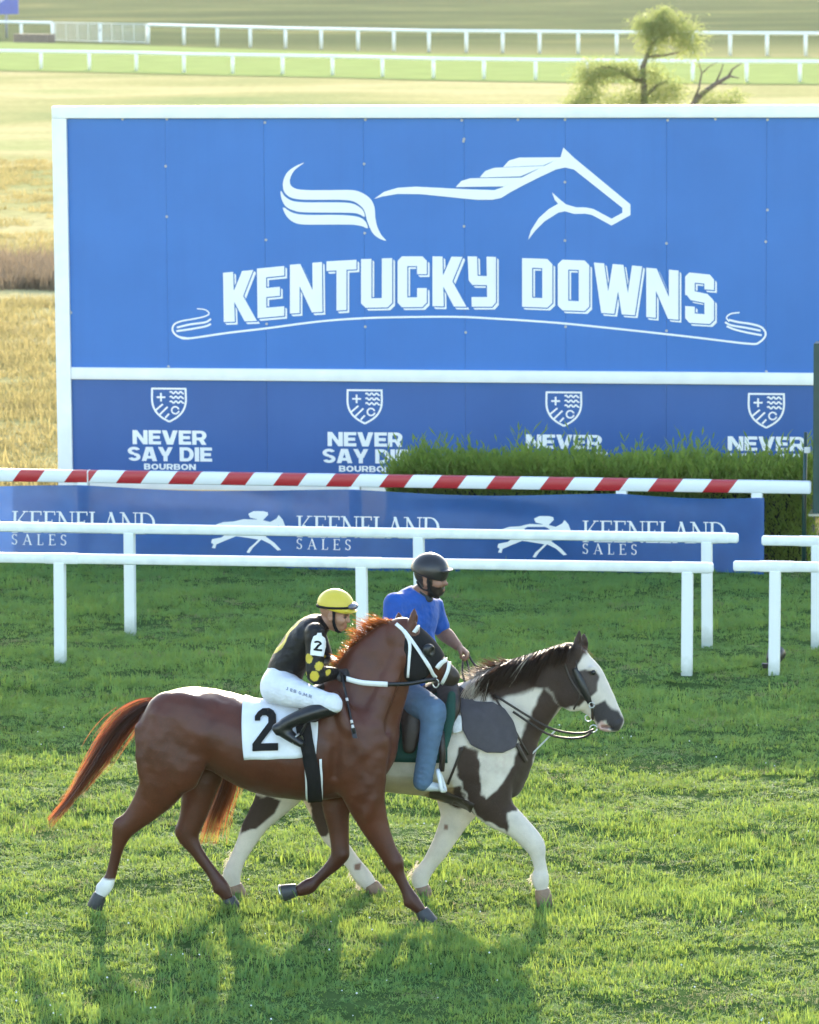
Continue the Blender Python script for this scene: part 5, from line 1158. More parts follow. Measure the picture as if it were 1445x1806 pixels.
paint(ph([(440, 1395), (500, 1405), (486, 1432), (455, 1458), (440, 1462), (425, 1470), (420, 1440)], -.15), BRN); paint(ph([(540, 1330), (600, 1330), (600, 1440), (580, 1470), (555, 1475)], .15), BRN)
paint(ph([(470, 1200), (560, 1205), (540, 1300), (500, 1390), (440, 1380), (440, 1260)], -.2), BRN)
for q in ((788, 1456, 4), (632, 1527, 5)):
    paint(ph([(q[0]-q[2], q[1]-q[2]), (q[0]+q[2], q[1]-q[2]), (q[0]+q[2], q[1]+q[2]), (q[0]-q[2], q[1]+q[2])], .13, .01, .004), [.25, .14, .10])
pk_ = pmask(FP, PV, [(850, 1325), (905, 1320), (890, 1360), (860, 1365)], .1, .02)*.35; paint(pk_*np.clip(wob(PV, 60, 4)+.3, 0, 1)[:, None], [.45, .28, .25])
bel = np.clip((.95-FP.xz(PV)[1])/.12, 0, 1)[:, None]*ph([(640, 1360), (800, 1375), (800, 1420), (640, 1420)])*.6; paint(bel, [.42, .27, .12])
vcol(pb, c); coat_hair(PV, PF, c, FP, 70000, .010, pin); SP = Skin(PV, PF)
ey = FP.pt(1047, 1186, -.088); mb = MB()
for o_, rr_ in ((ey, .017),):
    V = []; 
    for i in range(7):
        a = math.pi*i/6
        for k in range(10): V.append(o_+rr_*(UP*math.cos(a)+math.sin(a)*(FP.fw*math.cos(k*.628)+FP.lt*math.sin(k*.628))))
    mb.add(V, [(i*10+k, i*10+(k+1) % 10, (i+1)*10+(k+1) % 10, (i+1)*10+k) for i in range(6) for k in range(10)])
mb.build('eye', M['black_leather'], pin, True)
hoof('hoof', FP, (414, 1564), (420, 1584), -.125, .046, .056, M['hoof_tan'], pin); hoof('hoof', FP, (655, 1562), (668, 1583), .125, .046, .058, M['hoof_tan'], pin); hoof('hoof', FP, (956, 1571), (961, 1598), -.13, .043, .055, M['hoof_tan'], pin); hoof('hoof', FP, (744, 1566), (750, 1589), .13, .045, .056, M['hoof_tan'], pin)
# fetlock feathers, mane, forelock, tail
rows = []
for (px, py, yl, a0) in ((404, 1520, -.125, 2.2), (399, 1540, -.125, 2.2), (412, 1505, -.13, 2.2), (634, 1560, .125, 1.9), (620, 1540, .125, 2.0), (940, 1548, -.13, 1.9), (728, 1540, .13, 2.3), (738, 1528, .13, 2.3)):
    for _ in range(45):
        a = r.normal(a0, .3); L = r.uniform(5, 12); q = (px+r.normal(0, 2.5), py+r.normal(0, 5)); yy = yl+r.normal(0, .015)
        rows.append(([FP.pt(q[0]+L*s*math.cos(a), q[1]+L*s*math.sin(a), yy) for s in np.linspace(0, 1, 4)], .0016, (.66, .6, .5), (.66, .55, .42)))
strands(rows, 'feather', M['hair'], pin)
rows = []; cl = catmull([(832, 1200), (860, 1182), (890, 1168), (925, 1157), (960, 1146), (990, 1137), (1010, 1140)], 6)
for _ in range(3000):
    t = min(.999, (int(r.random()*46)+r.normal(.5, .22))/46)*(len(cl)-1); t = max(t, 0); ck = np.random.default_rng(int(t/(len(cl)-1)*46)+70).random(4); i = int(min(t, len(cl)-2)); p = cl[i]+(cl[i+1]-cl[i])*(t-i); f = p[0]
    wht = f < 860+r.normal(0, 10) or (abs(f-935) < 4 and r.random() < .5)
    if r.random() < .25 and f < 900: L = r.uniform(14, 42); tgt = (p[0]-L*r.uniform(.6, 1.), p[1]-L*r.uniform(.05, .35)); yl1 = r.normal(.05, .05); sg = 3
    else: L = (45+38*ck[0]+r.normal(0, 6))*(1.0 if f < 980 else .6); tgt = (p[0]-L*(.2+.32*ck[1]+r.normal(0, .05))-(25 if f < 930 and f > 870 else 0)*r.random(), p[1]+L*(.62+.3*ck[2]+r.normal(0, .04))); yl1 = -.15-.03*r.random() if r.random() < .7 else .14; sg = -5
    pts = []
    for s in np.linspace(0, 1, 8):
        q = (p[0]+(tgt[0]-p[0])*s**1.2, p[1]-1+(tgt[1]-p[1])*s+sg*math.sin(3*s)); pts.append(FP.pt(q[0], q[1], r.normal(0, .002)+yl1*min(1, s*2.2)**.7))
    c0, c1 = ((.66, .60, .52), (.58, .48, .38)) if wht else ((.010, .008, .007), (.030, .014, .009))
    rows.append((pts, r.uniform(.0016, .003), c0, c1))
for _ in range(120):
    p = (1018+r.normal(0, 5), 1142+r.normal(0, 3)); L = r.uniform(10, 26); a = r.normal(.9, .35); yy = r.normal(0, .03)
    rows.append(([FP.pt(p[0]+L*s*math.cos(a), p[1]+L*s*math.sin(a)-2*math.sin(3*s), yy-.01*s) for s in np.linspace(0, 1, 5)], .002, (.02, .014, .012), (.06, .03, .018)))
strands(rows, 'mane', M['hair'], pin)
rows = []; tc = catmull([(438, 1262), (428, 1300), (412, 1345), (395, 1395), (378, 1440), (364, 1486)], 5)
for _ in range(900):
    s0 = r.random()*.5; e = min(1., s0+r.uniform(.35, .6)); w = r.normal(0, .8); w2 = r.normal(0, 1); st_ = r.random() < .04; pts = []
    for q in np.linspace(0, 1, 8):
        s = s0+(e-s0)*q; i = s*(len(tc)-1); k = int(min(i, len(tc)-2)); p = tc[k]+(tc[k+1]-tc[k])*(i-k)
        pts.append(FP.pt(p[0]+w*(6+10*s)+(16*q*q if st_ else 0), p[1]+abs(w2)*3*q, .03*w2*(1+s)))
    ed = min(1, abs(w)); rows.append((pts, r.uniform(.0018, .003), (.05, .017, .009), np.array([.10, .035, .013])*(1+.8*ed)))
strands(rows, 'tail', M['hair'], pin)
# saddle, pad, shoulder guard, straps
M['pad'] = mat_simple('dark_green_saddle_pad', (.008, .060, .045), .85, .25, 14, 120, .4); M['guard'] = mat_simple('grey_suede_guard', (.062, .054, .060), .85, .2, 18, 120, .35); M['fleece'] = mat_simple('white_fleece', (.72, .70, .68), .9, .15, 40, 80, .6)
PT = [FP.row(q) for q in pin_trunk]
V, F_ = shell(PT, FP.lt, FP.pt(655, 1250)[0], FP.pt(797, 1250)[0], -R(95), R(99), .028)
pad = thing('saddle', FP.pt(730, 1230), 'dark saddle on a green pad on the pinto, under the rider in jeans', 'saddle')
o = mesh_np('pad', V, F_, M['pad'], pad, True); md = o.modifiers.new('t', 'SOLIDIFY'); md.thickness = .018; md.offset = 1
sp_ = [FP.chain([(672, 1212, 14, .15), (700, 1222, 12, .15), (740, 1222, 11, .13), (775, 1210, 14, .10), (793, 1196, 12, .06)], .02), FP.chain([(728, 1245, 24, .02, -.29), (726, 1285, 18, .018, -.345), (722, 1318, 12, .016, -.355)], .02), FP.chain([(728, 1245, 24, .02, .29), (726, 1285, 18, .018, .345), (722, 1318, 12, .016, .355)], .02), FP.chain([(790, 1215, 20, .05, -.16), (793, 1245, 20, .035, -.26), (786, 1275, 14, .025, -.30)], .02), FP.chain([(790, 1215, 20, .05, .16), (793, 1245, 20, .035, .26), (786, 1275, 14, .025, .30)], .02)]
SV, SF = solid(sp_, .011, 2); mesh_np('seat', SV, SF, M['brown_leather'], pad, True)
fl_ = [FP.chain([(797, 1225, 7, .018, -.285), (793, 1265, 10, .018, -.335), (786, 1305, 8, .016, -.35), (779, 1334, 5, .014, -.345)], .02)]
SV, SF = solid(fl_, .009, 2); mesh_np('knee_roll', SV, SF, M['pad'], pad, True)
mb = MB(); mb.tube([FP.pt(x, y, -.375) for x, y in ((778, 1290), (781, 1330), (779, 1360))], [.022, .020, .018], 8); mb.build('stirrup_leather', M['brown_leather'], pad, True)
q = [FP.pt(x, y, yl) for x, y, yl in ((772, 1358, -.40), (776, 1375, -.455), (779, 1393, -.46), (783, 1394, -.40), (785, 1393, -.345), (780, 1376, -.345), (772, 1358, -.40))]; mb = MB(); mb.tube(catmull(q, 4), .014, 6); mb.build('stirrup', M['white_strap'], pad, True)
SP.patch([(811, 1213), (826, 1224), (836, 1240), (868, 1240), (888, 1250), (903, 1272), (911, 1298), (905, 1318), (885, 1327), (858, 1326), (830, 1312), (817, 1288), (813, 1250)], .022, M['guard'], 'shoulder_guard', pin, 3.0, .012)
SP.patch([(797, 1268), (814, 1262), (816, 1290), (800, 1294)], .02, M['fleece'], 'fleece_pad', pin, 2.5, .014)
SP.strap([(816, 1318), (803, 1350), (790, 1382)], 4.5, .008, M['brown_leather'], 'girth_strap', pin); SP.strap([(758, 1396), (785, 1402), (835, 1424)], 16, .010, M['brown_leather'], 'girth', pin)
SP.strap([(870, 1226), (900, 1275), (930, 1330)], 3.5, .010, M['brown_leather'], 'breast_strap', pin); SP.strap([(909, 1312), (918, 1328), (926, 1343)], 7, .014, M['brown_leather'], 'breast_collar', pin)
SP.strap([(990, 1148), (1003, 1190), (1022, 1222), (1044, 1242)], 4, .008, M['brown_leather'], 'bridle_strap', pin); SP.strap([(1013, 1178), (1023, 1200), (1034, 1224), (1041, 1240)], [9, 14, 13, 8], .010, M['black_leather'], 'cheek_guard', pin); SP.strap([(1044, 1242), (1046, 1262), (1047, 1280)], 4, .008, M['brown_leather'], 'bridle_strap', pin); SP.strap([(1012, 1250), (1022, 1225), (1016, 1165)], 3, .008, M['brown_leather'], 'throat_latch', pin)
for px, py, rr in ((1044, 1242, .018), (1040, 1264, .022), (1047, 1285, .024)):
    h_ = SP.hit(px, py, .012); h_ = FP.pt(px, py, -.07) if h_ is None else h_
    mb = MB(); mb.tube([h_+rr*(FP.fw*math.cos(a)+UP*math.sin(a)) for a in np.linspace(0, 2*math.pi, 13)], .0045, 6); mb.build('bit_ring', M['steel'], pin, True)
def cord(fr, pts, rad, name, mat, par):
    mb = MB(); mb.tube(catmull([fr.pt(*p) for p in pts], 5), rad, 6); return mb.build(name, mat, par, True)
cord(FP, [(1047, 1287, -.075), (1030, 1293, -.10), (1000, 1292, -.13), (968, 1283, -.15), (930, 1262, -.16), (895, 1240, -.165), (873, 1226, -.15)], .008, 'rein', M['brown_leather'], pin)
cord(FP, [(1046, 1290, -.06), (1030, 1300, -.09), (1000, 1302, -.12), (965, 1294, -.14), (930, 1272, -.165), (905, 1255, -.16)], .008, 'rein', M['brown_leather'], pin)
cord(FP, [(928, 1340, -.05), (950, 1318, -.07), (968, 1300, -.11), (980, 1288, -.12)], .006, 'martingale', M['fleece'], pin)

# ================================================================ PEOPLE
def arm(fr, sh, el, wr, r=(17, 13, 9.5), k=.02, pad=0, lat=None):
    rows = [(*sh[:2], r[0], r[0]/fr.sc, sh[2]), (*[(a+b)/2 for a, b in zip(sh[:2], el[:2])], (r[0]+r[1])/2, (r[0]+r[1])/2/fr.sc, (sh[2]+el[2])/2), (*el[:2], r[1], r[1]/fr.sc, el[2]), (*[(a*.6+b*.4) for a, b in zip(el[:2], wr[:2])], r[1]*.98, r[1]/fr.sc, el[2]*.6+wr[2]*.4), (*wr[:2], r[2], r[2]/fr.sc, wr[2])]
    return fr.chain(rows, k, 4, pad=pad)
def fist(wrist, toward, palm_dn, size=1.0):
    """palm, four curled fingers of unequal length and a thumb, closed on a rein"""
    d = unit(toward); n = unit(np.asarray(palm_dn)-d*np.dot(palm_dn, d)); s = np.cross(d, n); W = np.asarray(wrist, float); out = []
    out.append(chain([np.r_[W, .022*size, .022*size], np.r_[W+d*.035*size, .018*size, .034*size], np.r_[W+d*.075*size, .015*size, .038*size]], s, .012, 3))
    for k, (off, L) in enumerate(((-.030, .9), (-.010, 1.0), (.010, .95), (.029, .78))):
        b = W+d*.072*size+s*off*size; p = [b, b+(d*.022+n*.012)*L*size, b+(d*.020+n*.036)*L*size, b+(-d*.006+n*.042)*L*size]
        out.append(chain([np.r_[q, .0095*size, .0095*size] for q in p], s, .004, 3))
    b = W+d*.025*size-s*.026*size; p = [b, b+(d*.022-s*.016+n*.014)*size, b+(d*.040-s*.010+n*.030)*size]
    out.append(chain([np.r_[q, rr*size, rr*size] for q, rr in zip(p, (.013, .011, .009))], n, .006, 3)); return out
def head(fr, cx, cy, yl, tilt, yaw, sc=1.0):
    """skull, jaw, brow, nose, lips, chin, ears in the head's own axes; face along +f"""
    f0 = fr.fw*math.cos(yaw)+fr.lt*math.sin(yaw); l = -fr.fw*math.sin(yaw)+fr.lt*math.cos(yaw)
    f = f0*math.cos(tilt)-UP*math.sin(tilt); u = f0*math.sin(tilt)+UP*math.cos(tilt); C = fr.pt(cx, cy, yl); A = [f, l, u]
    q = lambda a, b, c_: C+(f*a+l*b+u*c_)*sc; e = lambda a, b, c_, r, k=.012, op='add': ell(q(a, b, c_), np.array(r)*sc, A, k, op)
    P = [e(-.012, 0, .03, (.095, .074, .088)), e(.02, 0, -.045, (.068, .058, .075), .03), e(.045, 0, -.085, (.04, .036, .03), .025), e(.076, 0, .012, (.018, .05, .016), .015), e(.088, 0, -.018, (.014, .011, .026), .012), e(.098, 0, -.036, (.016, .014, .012), .01), e(.078, 0, -.068, (.016, .025, .008), .008), e(.074, 0, -.082, (.015, .022, .008), .008),
         e(.076, .03, -.008, (.012, .016, .010), .01, 'sub'), e(.076, -.03, -.008, (.012, .016, .010), .01, 'sub'), e(.06, .045, -.035, (.03, .02, .025), .02), e(.06, -.045, -.035, (.03, .02, .025), .02)]
    for s in (-1, 1): P += [e(-.005, s*.076, -.02, (.022, .010, .033), .006), e(-.002, s*.086, -.018, (.011, .006, .018), .004, 'sub')]
    return P, q, (f, l, u)
def loc_head(V, q, ax): 
    C = q(0, 0, 0); d = V-C; return d @ ax[0], d @ ax[1], d @ ax[2]
def cut_piece(V, F, keep):
    """keep the faces whose corners all satisfy keep"""
    k = keep[F].all(1); F = F[k]; u, inv = np.unique(F, return_inverse=True); return V[u], inv.reshape(F.shape), u
def lens_cap(q, ax, pts, name, mat, par): pass

# ---------------------------------------------------------------- JOCKEY
J = FB
jk = thing('person', J.pt(505, 1235), 'jockey in black silks with yellow dots, yellow helmet and white breeches, crouched on the racehorse', 'person')
torso = [(500, 1200, 31, .135), (507, 1176, 32, .135), (523, 1150, 32, .145), (540, 1127, 32, .16), (552, 1110, 25, .155), (562, 1101, 16, .085)]
aR = ((556, 1116, -.165), (556, 1190, -.225), (590, 1188, -.10)); aL = ((556, 1114, .165), (576, 1168, .20), (593, 1174, .06))
thR = [(492, 1211, 31, .12, -.09), (520, 1222, 25, .09, -.2), (556, 1233, 18.5, .072, -.285), (587, 1241, 14.5, .06, -.335)]; thL = [(*q[:4], -q[4]) for q in thR]
boR = [(584, 1248, 14, .055, -.338), (552, 1257, 13.5, .055, -.342), (522, 1268, 11.5, .045, -.345), (503, 1278, 11, .04, -.345)]; ftR = [(491, 1284, 8.5, .034, -.345), (500, 1289, 10.5, .036, -.345), (516, 1301, 8.5, .04, -.345), (531, 1311, 6, .034, -.345)]
boL = [(*q[:4], -q[4]) for q in boR]; ftL = [(*q[:4], -q[4]) for q in ftR]
hd, hq, hx = head(J, 591, 1080, -.01, .20, -.12, .98)
wr, wl = J.pt(589, 1188, -.10), J.pt(592, 1174, .06)
hands = fist(wr, J.fw+UP*.02-J.lt*.1, J.lt*.6-UP*.6, 1.0)+fist(wl, J.fw-UP*.05, -J.lt*.6-UP*.6, 1.0)
bp_ = [J.chain(torso, .03, 4, pad=-.012), J.chain([(560, 1104, 14, .055), (572, 1098, 13, .052), (582, 1092, 14, .052)], .03), arm(J, *aR, pad=-.012), arm(J, *aL, pad=-.012), J.chain(thR, .03, pad=-.012), J.chain(thL, .03, pad=-.012), J.chain(boR, .02, pad=-.01), J.chain(boL, .02, pad=-.01), J.chain(ftR, .02, pad=-.008), J.chain(ftL, .02, pad=-.008)]+hd+hands
V, F = solid(bp_, .0065, 2); o = mesh_np('body', V, F, M['skin'], jk, True)
a, b, u_ = loc_head(V, hq, hx); sk_ = np.array([.36, .185, .115]); c = np.tile(sk_, (len(V), 1)); inh = (np.abs(a) < .14) & (np.abs(b) < .1) & (np.abs(u_) < .16)
def dab(ma, cc_): 
    global c
    c = np.where(ma[:, None], cc_, c)
dab(inh & (a > .07) & (np.abs(u_+.010) < .007) & (np.abs(np.abs(b)-.03) < .016), [.03, .02, .015]); dab(inh & (a > .07) & (np.abs(u_-.010) < .005) & (np.abs(np.abs(b)-.03) < .02), [.05, .03, .02]); dab(inh & (a > .055) & (np.abs(u_+.074) < .008) & (np.abs(b) < .022), [.33, .12, .10])
gl_m = (np.linalg.norm(V-(wr+J.fw*.05), axis=1) < .085) | (np.linalg.norm(V-(wl+J.fw*.05), axis=1) < .085); dab(gl_m, [.02, .02, .022]); vcol(o, c)
# silks
sp_ = [J.chain(torso[:], .03, 4, pad=.002), arm(J, *aR, (18, 15, 11), .025), arm(J, *aL, (18, 15, 11), .025), J.chain([(558, 1106, 17, .07), (570, 1100, 15.5, .062), (577, 1096, 14.8, .058)], .02), plane_cut(J.pt(498, 1190), unit(J.pt(496, 1200)-J.pt(520, 1150)), .012), plane_cut(J.pt(576, 1096), unit(J.pt(590, 1086)-J.pt(564, 1105)), .008)]
V, F = solid(sp_, .0065, 2); V = V+(.004*wob(V, 22, 2.)+.006*np.maximum(0, wob(V @ np.array([[1, 0, 1], [0, 1, 0], [-1, 0, 1.]]), 26, 4.)))[:, None]*unit(-J.lt+UP*.3); silk = mesh_np('silks', V, F, M['cloth_attr'], jk, True)
c = np.tile(np.array([.006, .006, .0065]), (len(V), 1)); YEL = np.array([.62, .47, .05])
xx, zz = J.xz(V); ll = (V-J.o) @ J.lt
for px, py, rr, yl in ((546, 1160, 7, -.22), (565, 1172, 6.5, -.2), (556, 1191, 8, -.24), (540, 1186, 4, -.2), (583, 1181, 4, -.1), (575, 1160, 6, .2), (587, 1170, 4, .12)):
    x0, z0 = J.xz(J.pt(px, py, yl)); m = ((xx-x0)**2+((zz-z0)*.85)**2 < (rr/J.sc)**2) & (np.abs(ll-yl) < .13) & (np.abs(ll) > .13 if abs(yl) > .13 else True); c[m] = YEL
bd = unit(J.pt(553, 1098)-J.pt(474, 1170)); bn = unit(np.cross(J.lt, bd)); bn = bn if bn @ (-J.fw) > 0 else -bn       # yellow ring figure across the back
for s0, rad in ((.46, .085), (.76, .062)):
    c0 = J.pt(474, 1172)+bd*s0*np.linalg.norm(J.pt(553, 1098)-J.pt(474, 1170)); d = V-c0; rr = np.hypot(d @ bd, ll*1.0); m = (np.abs(rr-rad) < .02) & (d @ bn > -.03) & (np.abs(ll) < .13); c[m] = YEL
vcol(silk, c); SJ = Skin(V, F)
ptch = SJ.patch([(548, 1155), (550, 1130), (553, 1122), (559, 1120), (560, 1116), (566, 1116), (567, 1121), (572, 1126), (574, 1136), (569, 1158)], .006, M['white_strap'], 'arm_number_cloth', silk, 1.5, .004)
if True:
    ps, w = line_of('2', heavy, 0); drape_print(SJ, [[(x, y) for x, y in p] for p in fit(ps, w, 553.5, 566.5, 1147, 1129, 2)], .8, .0105, M['black_cloth'], 'arm_number', silk)
# breeches
brp = [J.chain([(497, 1200, 31, .145), (503, 1186, 31, .14)], .02), plane_cut(J.pt(505, 1181), unit(J.pt(512, 1165)-J.pt(500, 1195)), .01), J.chain(thR, .03, pad=.004), J.chain(thL, .03, pad=.004), J.chain([(586, 1240, 16.8, .07, -.335), (594, 1247, 9, .06, -.338)], .02), J.ell(488, 1212, 0, (.10, .15, .11), .03)]
V, F = solid(brp, .0065, 2); V = V+.005*(wob(V, 30, 5.)*.6+wob(V*[1, 1, 2.2], 55, 1.)*.4)[:, None]*unit(-J.lt+UP*.3); br = mesh_np('breeches', V, F, M['breeches'], jk, True); SBr = Skin(V, F)
ps, w = line_of('J EB G.M.R', heavy, .25); M['grey_print'] = mat_simple('grey_print', (.22, .24, .30), .7)
drape_print(SBr, [[(505+x*.905+y*.1, 1217+x*.30-y) for x, y in p] for p in fit(ps, w, 0, 50, 0, 5.5)], .7, .005, M['grey_print'], 'thigh_lettering', br)
bt = [J.chain(boR, .02, pad=.003), J.chain(ftR, .02, pad=.003), J.chain([(486, 1284, 6, .03, -.345), (490, 1292, 5, .03, -.345)], .012)]; V, F = solid(bt, .006, 2); mesh_np('boot', V, F, M['black_leather'], jk, True)
bt = [J.chain(boL, .02, pad=.003), J.chain(ftL, .02, pad=.003)]; V, F = solid(bt, .008, 2); mesh_np('boot', V, F, M['black_leather'], jk, True)
# helmet with peak, band and goggles
M['yellow'] = mat_simple('yellow_helmet_silk', (.66, .50, .045), .45, .12, 10, 20, .3, sheen=.1)
def axell(q, hx, a, b, u, r, k=.01, op='add'): return ell(q(a, b, u), r, list(hx), k, op)
hp_ = [axell(hq, hx, -.004, 0, .042, (.120, .099, .110)), plane_cut(hq(0, 0, .022), -hx[2]*1.0-hx[0]*.08, .014), axell(hq, hx, .090, 0, .036, (.050, .072, .010), .012)]
V, F = solid(hp_, .005, 2); hel = mesh_np('helmet', V, F, M['yellow'], jk, True)
a, b, u_ = loc_head(V, hq, hx)
V2, F2 = surface_nets(*eval_prims([axell(hq, hx, -.004, 0, .042, (.125, .104, .114)), plane_cut(hq(0, 0, .034), -hx[2]+hx[0]*.18, .004), plane_cut(hq(0, 0, .052), hx[2]-hx[0]*.18, .004)], .005)); mesh_np('helmet_band', relax(V2, F2, 1), F2, M['black_cloth'], jk, True)
gg = [axell(hq, hx, .103, 0, .068, (.036, .070, .026)), axell(hq, hx, .052, 0, .068, (.058, .084, .05), .005, 'sub')]; V, F = solid(gg, .005, 1); M['goggle'] = mat_simple('smoked_goggle_lens', (.10, .10, .13), .12, .1, 10, coat=.6); mesh_np('goggles', V, F, M['goggle'], jk, True)
cs = [chain([np.r_[hq(.01, -.078, .02), .006, .012], np.r_[hq(.02, -.073, -.05), .006, .012], np.r_[hq(.045, -.045, -.105), .008, .016], np.r_[hq(.055, 0, -.116), .008, .016]], hx[0], .01, 3)]; V, F = solid(cs, .005, 1); mesh_np('chin_strap', V, F, M['black_cloth'], jk, True)
wp = thing('whip', J.pt(612, 1230, -.16), 'thin black riding whip with pale marks hanging from the jockey\'s hand', 'whip'); mb = MB()
w0, w1 = J.pt(604, 1188, -.165), J.pt(625, 1294, -.32); w1 = J.pt(625, 1294, -.30); w0 = J.pt(602, 1186, -.14)
mb.tube([w0, w0+(w1-w0)*.25, w0+(w1-w0)*.8, w1], [.010, .008, .007, .011], 8); mb.build('shaft', M['black_leather'], wp, True)
for t in (.42, .78, .86):
    mb = MB(); mb.tube([w0+(w1-w0)*t, w0+(w1-w0)*(t+.05)], .0095, 8); mb.build('pale_mark', M['fleece'], wp, True)
mb = MB(); mb.box(w0+(w1-w0)*.985, unit(w1-w0), .035, J.fw, .014, J.lt, .004); mb.build('flap', M['black_leather'], wp)

# ---------------------------------------------------------------- LEAD RIDER
Q = FP
rd = thing('person', Q.pt(716, 1228), 'bearded rider in a blue T-shirt, jeans and black helmet on the pinto', 'person')
YT = R(-32); tl_ = -Q.fw*math.sin(YT)+Q.lt*math.cos(YT)
tor = [(712, 1212, 30, .165), (714, 1180, 31, .155), (720, 1135, 34, .165), (727, 1095, 37, .19), (731, 1066, 30, .195), (738, 1048, 18, .10)]
shR, shL = (697, 1066, -.15), (762, 1066, .15)
aR = (shR, (692, 1142, -.30), (742, 1188, -.42)); aL = (shL, (779, 1112, .22), (806, 1138, .13))
thR = [(712, 1232, 33, .13, -.10), (738, 1240, 27, .105, -.27), (765, 1252, 20.5, .085, -.385)]; shn = [(764, 1268, 20, .078, -.40), (757, 1312, 17.5, .072, -.41), (748, 1362, 16, .066, -.415), (746, 1378, 16, .066, -.415)]
thL = [(*q[:4], -q[4]) for q in thR]; shnL = [(*q[:4], -q[4]) for q in shn]; sho = [(739, 1385, 8.5, .036, -.415), (752, 1386, 9.5, .042, -.415), (768, 1388, 7.5, .042, -.415), (778, 1390, 5.5, .036, -.415)]; shoL = [(*q[:4], -q[4]) for q in sho]
hd, hq, hx = head(Q, 760, 1018, -.02, .02, -.22, 1.04)
wr, wl = Q.pt(742, 1188, -.42), Q.pt(806, 1138, .13)
hands = fist(wr, Q.fw, -UP, 1.0)+fist(wl, Q.fw*.75-UP*.55-Q.lt*.15, -UP*.5-Q.fw*.6, 1.08)
bp_ = [Q.chain(tor, .03, 4, lat=tl_, pad=-.012), Q.chain([(740, 1052, 17, .066), (748, 1042, 15.5, .060), (755, 1034, 15, .058)], .03), arm(Q, *aR, (18, 14.5, 9), pad=0), arm(Q, *aL, (17, 13.5, 8.5), pad=0)]+[Q.chain(x_, .03, pad=-.012) for x_ in (thR, thL, shn, shnL)]+[Q.chain(x_, .015, pad=-.008) for x_ in (sho, shoL)]+hd+hands
V, F = solid(bp_, .0065, 2); o = mesh_np('body', V, F, M['skin'], rd, True)
a, b, u_ = loc_head(V, hq, hx); c = np.tile(np.array([.25, .122, .075]), (len(V), 1)); inh = (np.abs(a) < .15) & (np.abs(b) < .11) & (np.abs(u_) < .16)
jit = .006*wob(V, 90, 1.)
beard = inh & (((u_+jit < -.052) & (a > -.012+.35*(u_+.12))) | ((a < .032) & (a > .002) & (u_ < -.0) & (np.abs(b) > .045))) & ~((np.abs(u_+.077) < .007) & (np.abs(b) < .02) & (a > .07)) & (a+.5*u_ > -.08); dab(beard, [.022, .015, .012])
dab(inh & (a > .07) & (np.abs(u_+.058) < .007) & (np.abs(b) < .03), [.022, .015, .012]); dab(inh & (a > .068) & (np.abs(u_+.009) < .008) & (np.abs(np.abs(b)-.03) < .017), [.03, .02, .015]); dab(inh & (a > .06) & (np.abs(u_-.012) < .007) & (np.abs(np.abs(b)-.03) < .024), [.025, .017, .012]); dab(inh & (a < -.03) & (u_ > -.06), [.02, .015, .012]); vcol(o, c)
sl_r = [(*shR[:2], 21, 21/Q.sc, shR[2]), (695, 1090, 20, 20/Q.sc, -.2), (693, 1118, 20, 20/Q.sc, -.26)]; sl_l = [(*shL[:2], 20, 20/Q.sc, shL[2]), (769, 1086, 18, 18/Q.sc, .185), (776, 1104, 17, 17/Q.sc, .21)]
tp_ = [Q.chain(tor[:5], .03, 4, lat=tl_, pad=.008), Q.chain([(731, 1062, 24, .15), (739, 1049, 20, .085)], .03, lat=tl_), Q.chain(sl_r, .035), Q.chain(sl_l, .035), Q.ell(738, 1150, -.02, (.13, .16, .12), .05), plane_cut(Q.pt(714, 1216), -UP, .01), plane_cut(Q.pt(743, 1044), unit(Q.pt(750, 1034)-Q.pt(737, 1054)), .008)]
V, F = solid(tp_, .0065, 2); V = V+(.006*wob(V*[1, 1, .6], 20, 3.)+.008*np.maximum(0, wob(V @ np.array([[1, 0, .8], [0, 1, 0], [-.8, 0, 1.]]), 24, 1.))+.002*wob(V, 60, 1.))[:, None]*unit(-Q.lt+Q.fw*.4); tee = mesh_np('t_shirt', V, F, M['tee'], rd, True)
cp_ = [Q.chain([(737, 1053, 18.5, .078), (744, 1046, 17.5, .07), (749, 1040, 16.5, .066)], .02), Q.ell(757, 1056, -.05, (.028, .03, .022), .02), plane_cut(Q.pt(746, 1041), unit(Q.pt(752, 1032)-Q.pt(740, 1050)), .006)]; V, F = solid(cp_, .006, 2); mesh_np('collar', V, F, mat_simple('dark_grey_collar', (.03, .04, .045), .85, .2, 20), rd, True)
jp = [Q.chain([(712, 1214, 31, .17), (713, 1202, 30, .165)], .02, lat=tl_)]+[Q.chain(x_, .04, pad=.004) for x_ in (thR, thL, shn, shnL)]+[plane_cut(Q.pt(746, 1376), -UP-Q.fw*.1, .006)]
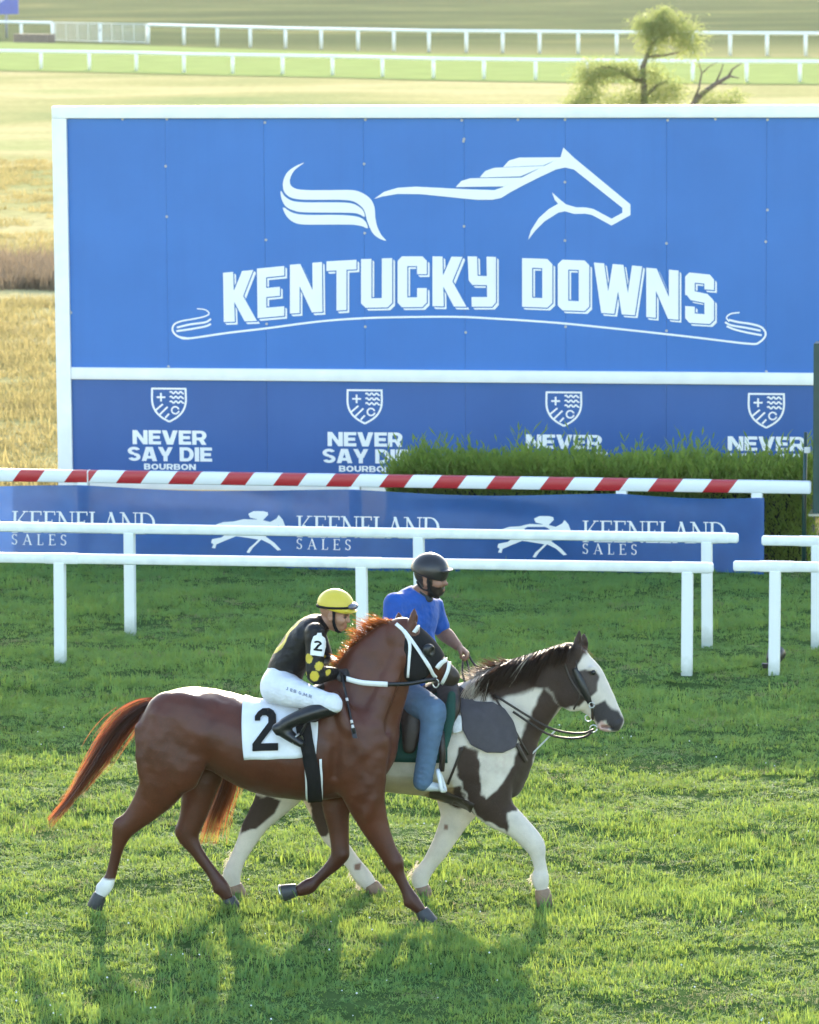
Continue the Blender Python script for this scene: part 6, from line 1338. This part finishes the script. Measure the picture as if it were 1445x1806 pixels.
V, F = solid(jp, .0075, 2); V = V+(.003*wob(V*[1, 1, 1.6], 32, 7.)+.0075*np.maximum(0, wob(V*[.6, .6, 2.4], 30, 2.))+.0015*wob(V, 90, 2.))[:, None]*unit(-Q.lt+Q.fw*.5); mesh_np('jeans', V, F, M['jeans'], rd, True)
for x_ in (sho, shoL): V, F = solid([Q.chain(x_, .015)], .006, 2); mesh_np('shoe', V, F, mat_simple('pale_grey_shoe', (.5, .52, .52), .6, .15, 20), rd, True)
M['helmet_black'] = mat_simple('matt_black_helmet', (.020, .019, .021), .33, .2, 30, 60, .15)
hp_ = [axell(hq, hx, -.006, 0, .045, (.125, .106, .112)), axell(hq, hx, -.05, 0, .0, (.075, .092, .075), .03), plane_cut(hq(0, 0, .008), -hx[2]-hx[0]*.32, .012), axell(hq, hx, .098, 0, .050, (.042, .075, .010), .012)]
V, F = solid(hp_, .005, 2); mesh_np('helmet', V, F, M['helmet_black'], rd, True)
cs = [chain([np.r_[hq(.012, s_*.079, .03), .006, .010], np.r_[hq(.010, s_*.078, -.03), .006, .012], np.r_[hq(.02, s_*.066, -.08), .007, .012], np.r_[hq(.04, s_*.03, -.118), .008, .012], np.r_[hq(.045, 0, -.122), .008, .012]], hx[0], .01, 3) for s_ in (-1, 1)]
cs += [chain([np.r_[hq(-.06, s_*.085, -.02), .006, .010], np.r_[hq(-.03, s_*.084, -.06), .006, .010], np.r_[hq(.018, s_*.068, -.078), .006, .010]], hx[0], .01, 3) for s_ in (-1, 1)]; V, F = solid(cs, .005, 1); mesh_np('chin_strap', V, F, M['black_cloth'], rd, True)
for pts in ([(821, 1152, .13), (826, 1175, .08), (832, 1200, .02), (840, 1218, -.12)], [(817, 1158, .12), (816, 1185, .06), (822, 1208, -.02), (830, 1222, -.14)], [(824, 1150, .13), (834, 1168, .10), (848, 1185, .06)]):
    cord(Q, pts, .007, 'rein', M['brown_leather'], pin)
cord(Q, [(758, 1190, -.44), (765, 1205, -.47), (770, 1203, -.52)], .007, 'lead_strap', M['brown_leather'], bay)
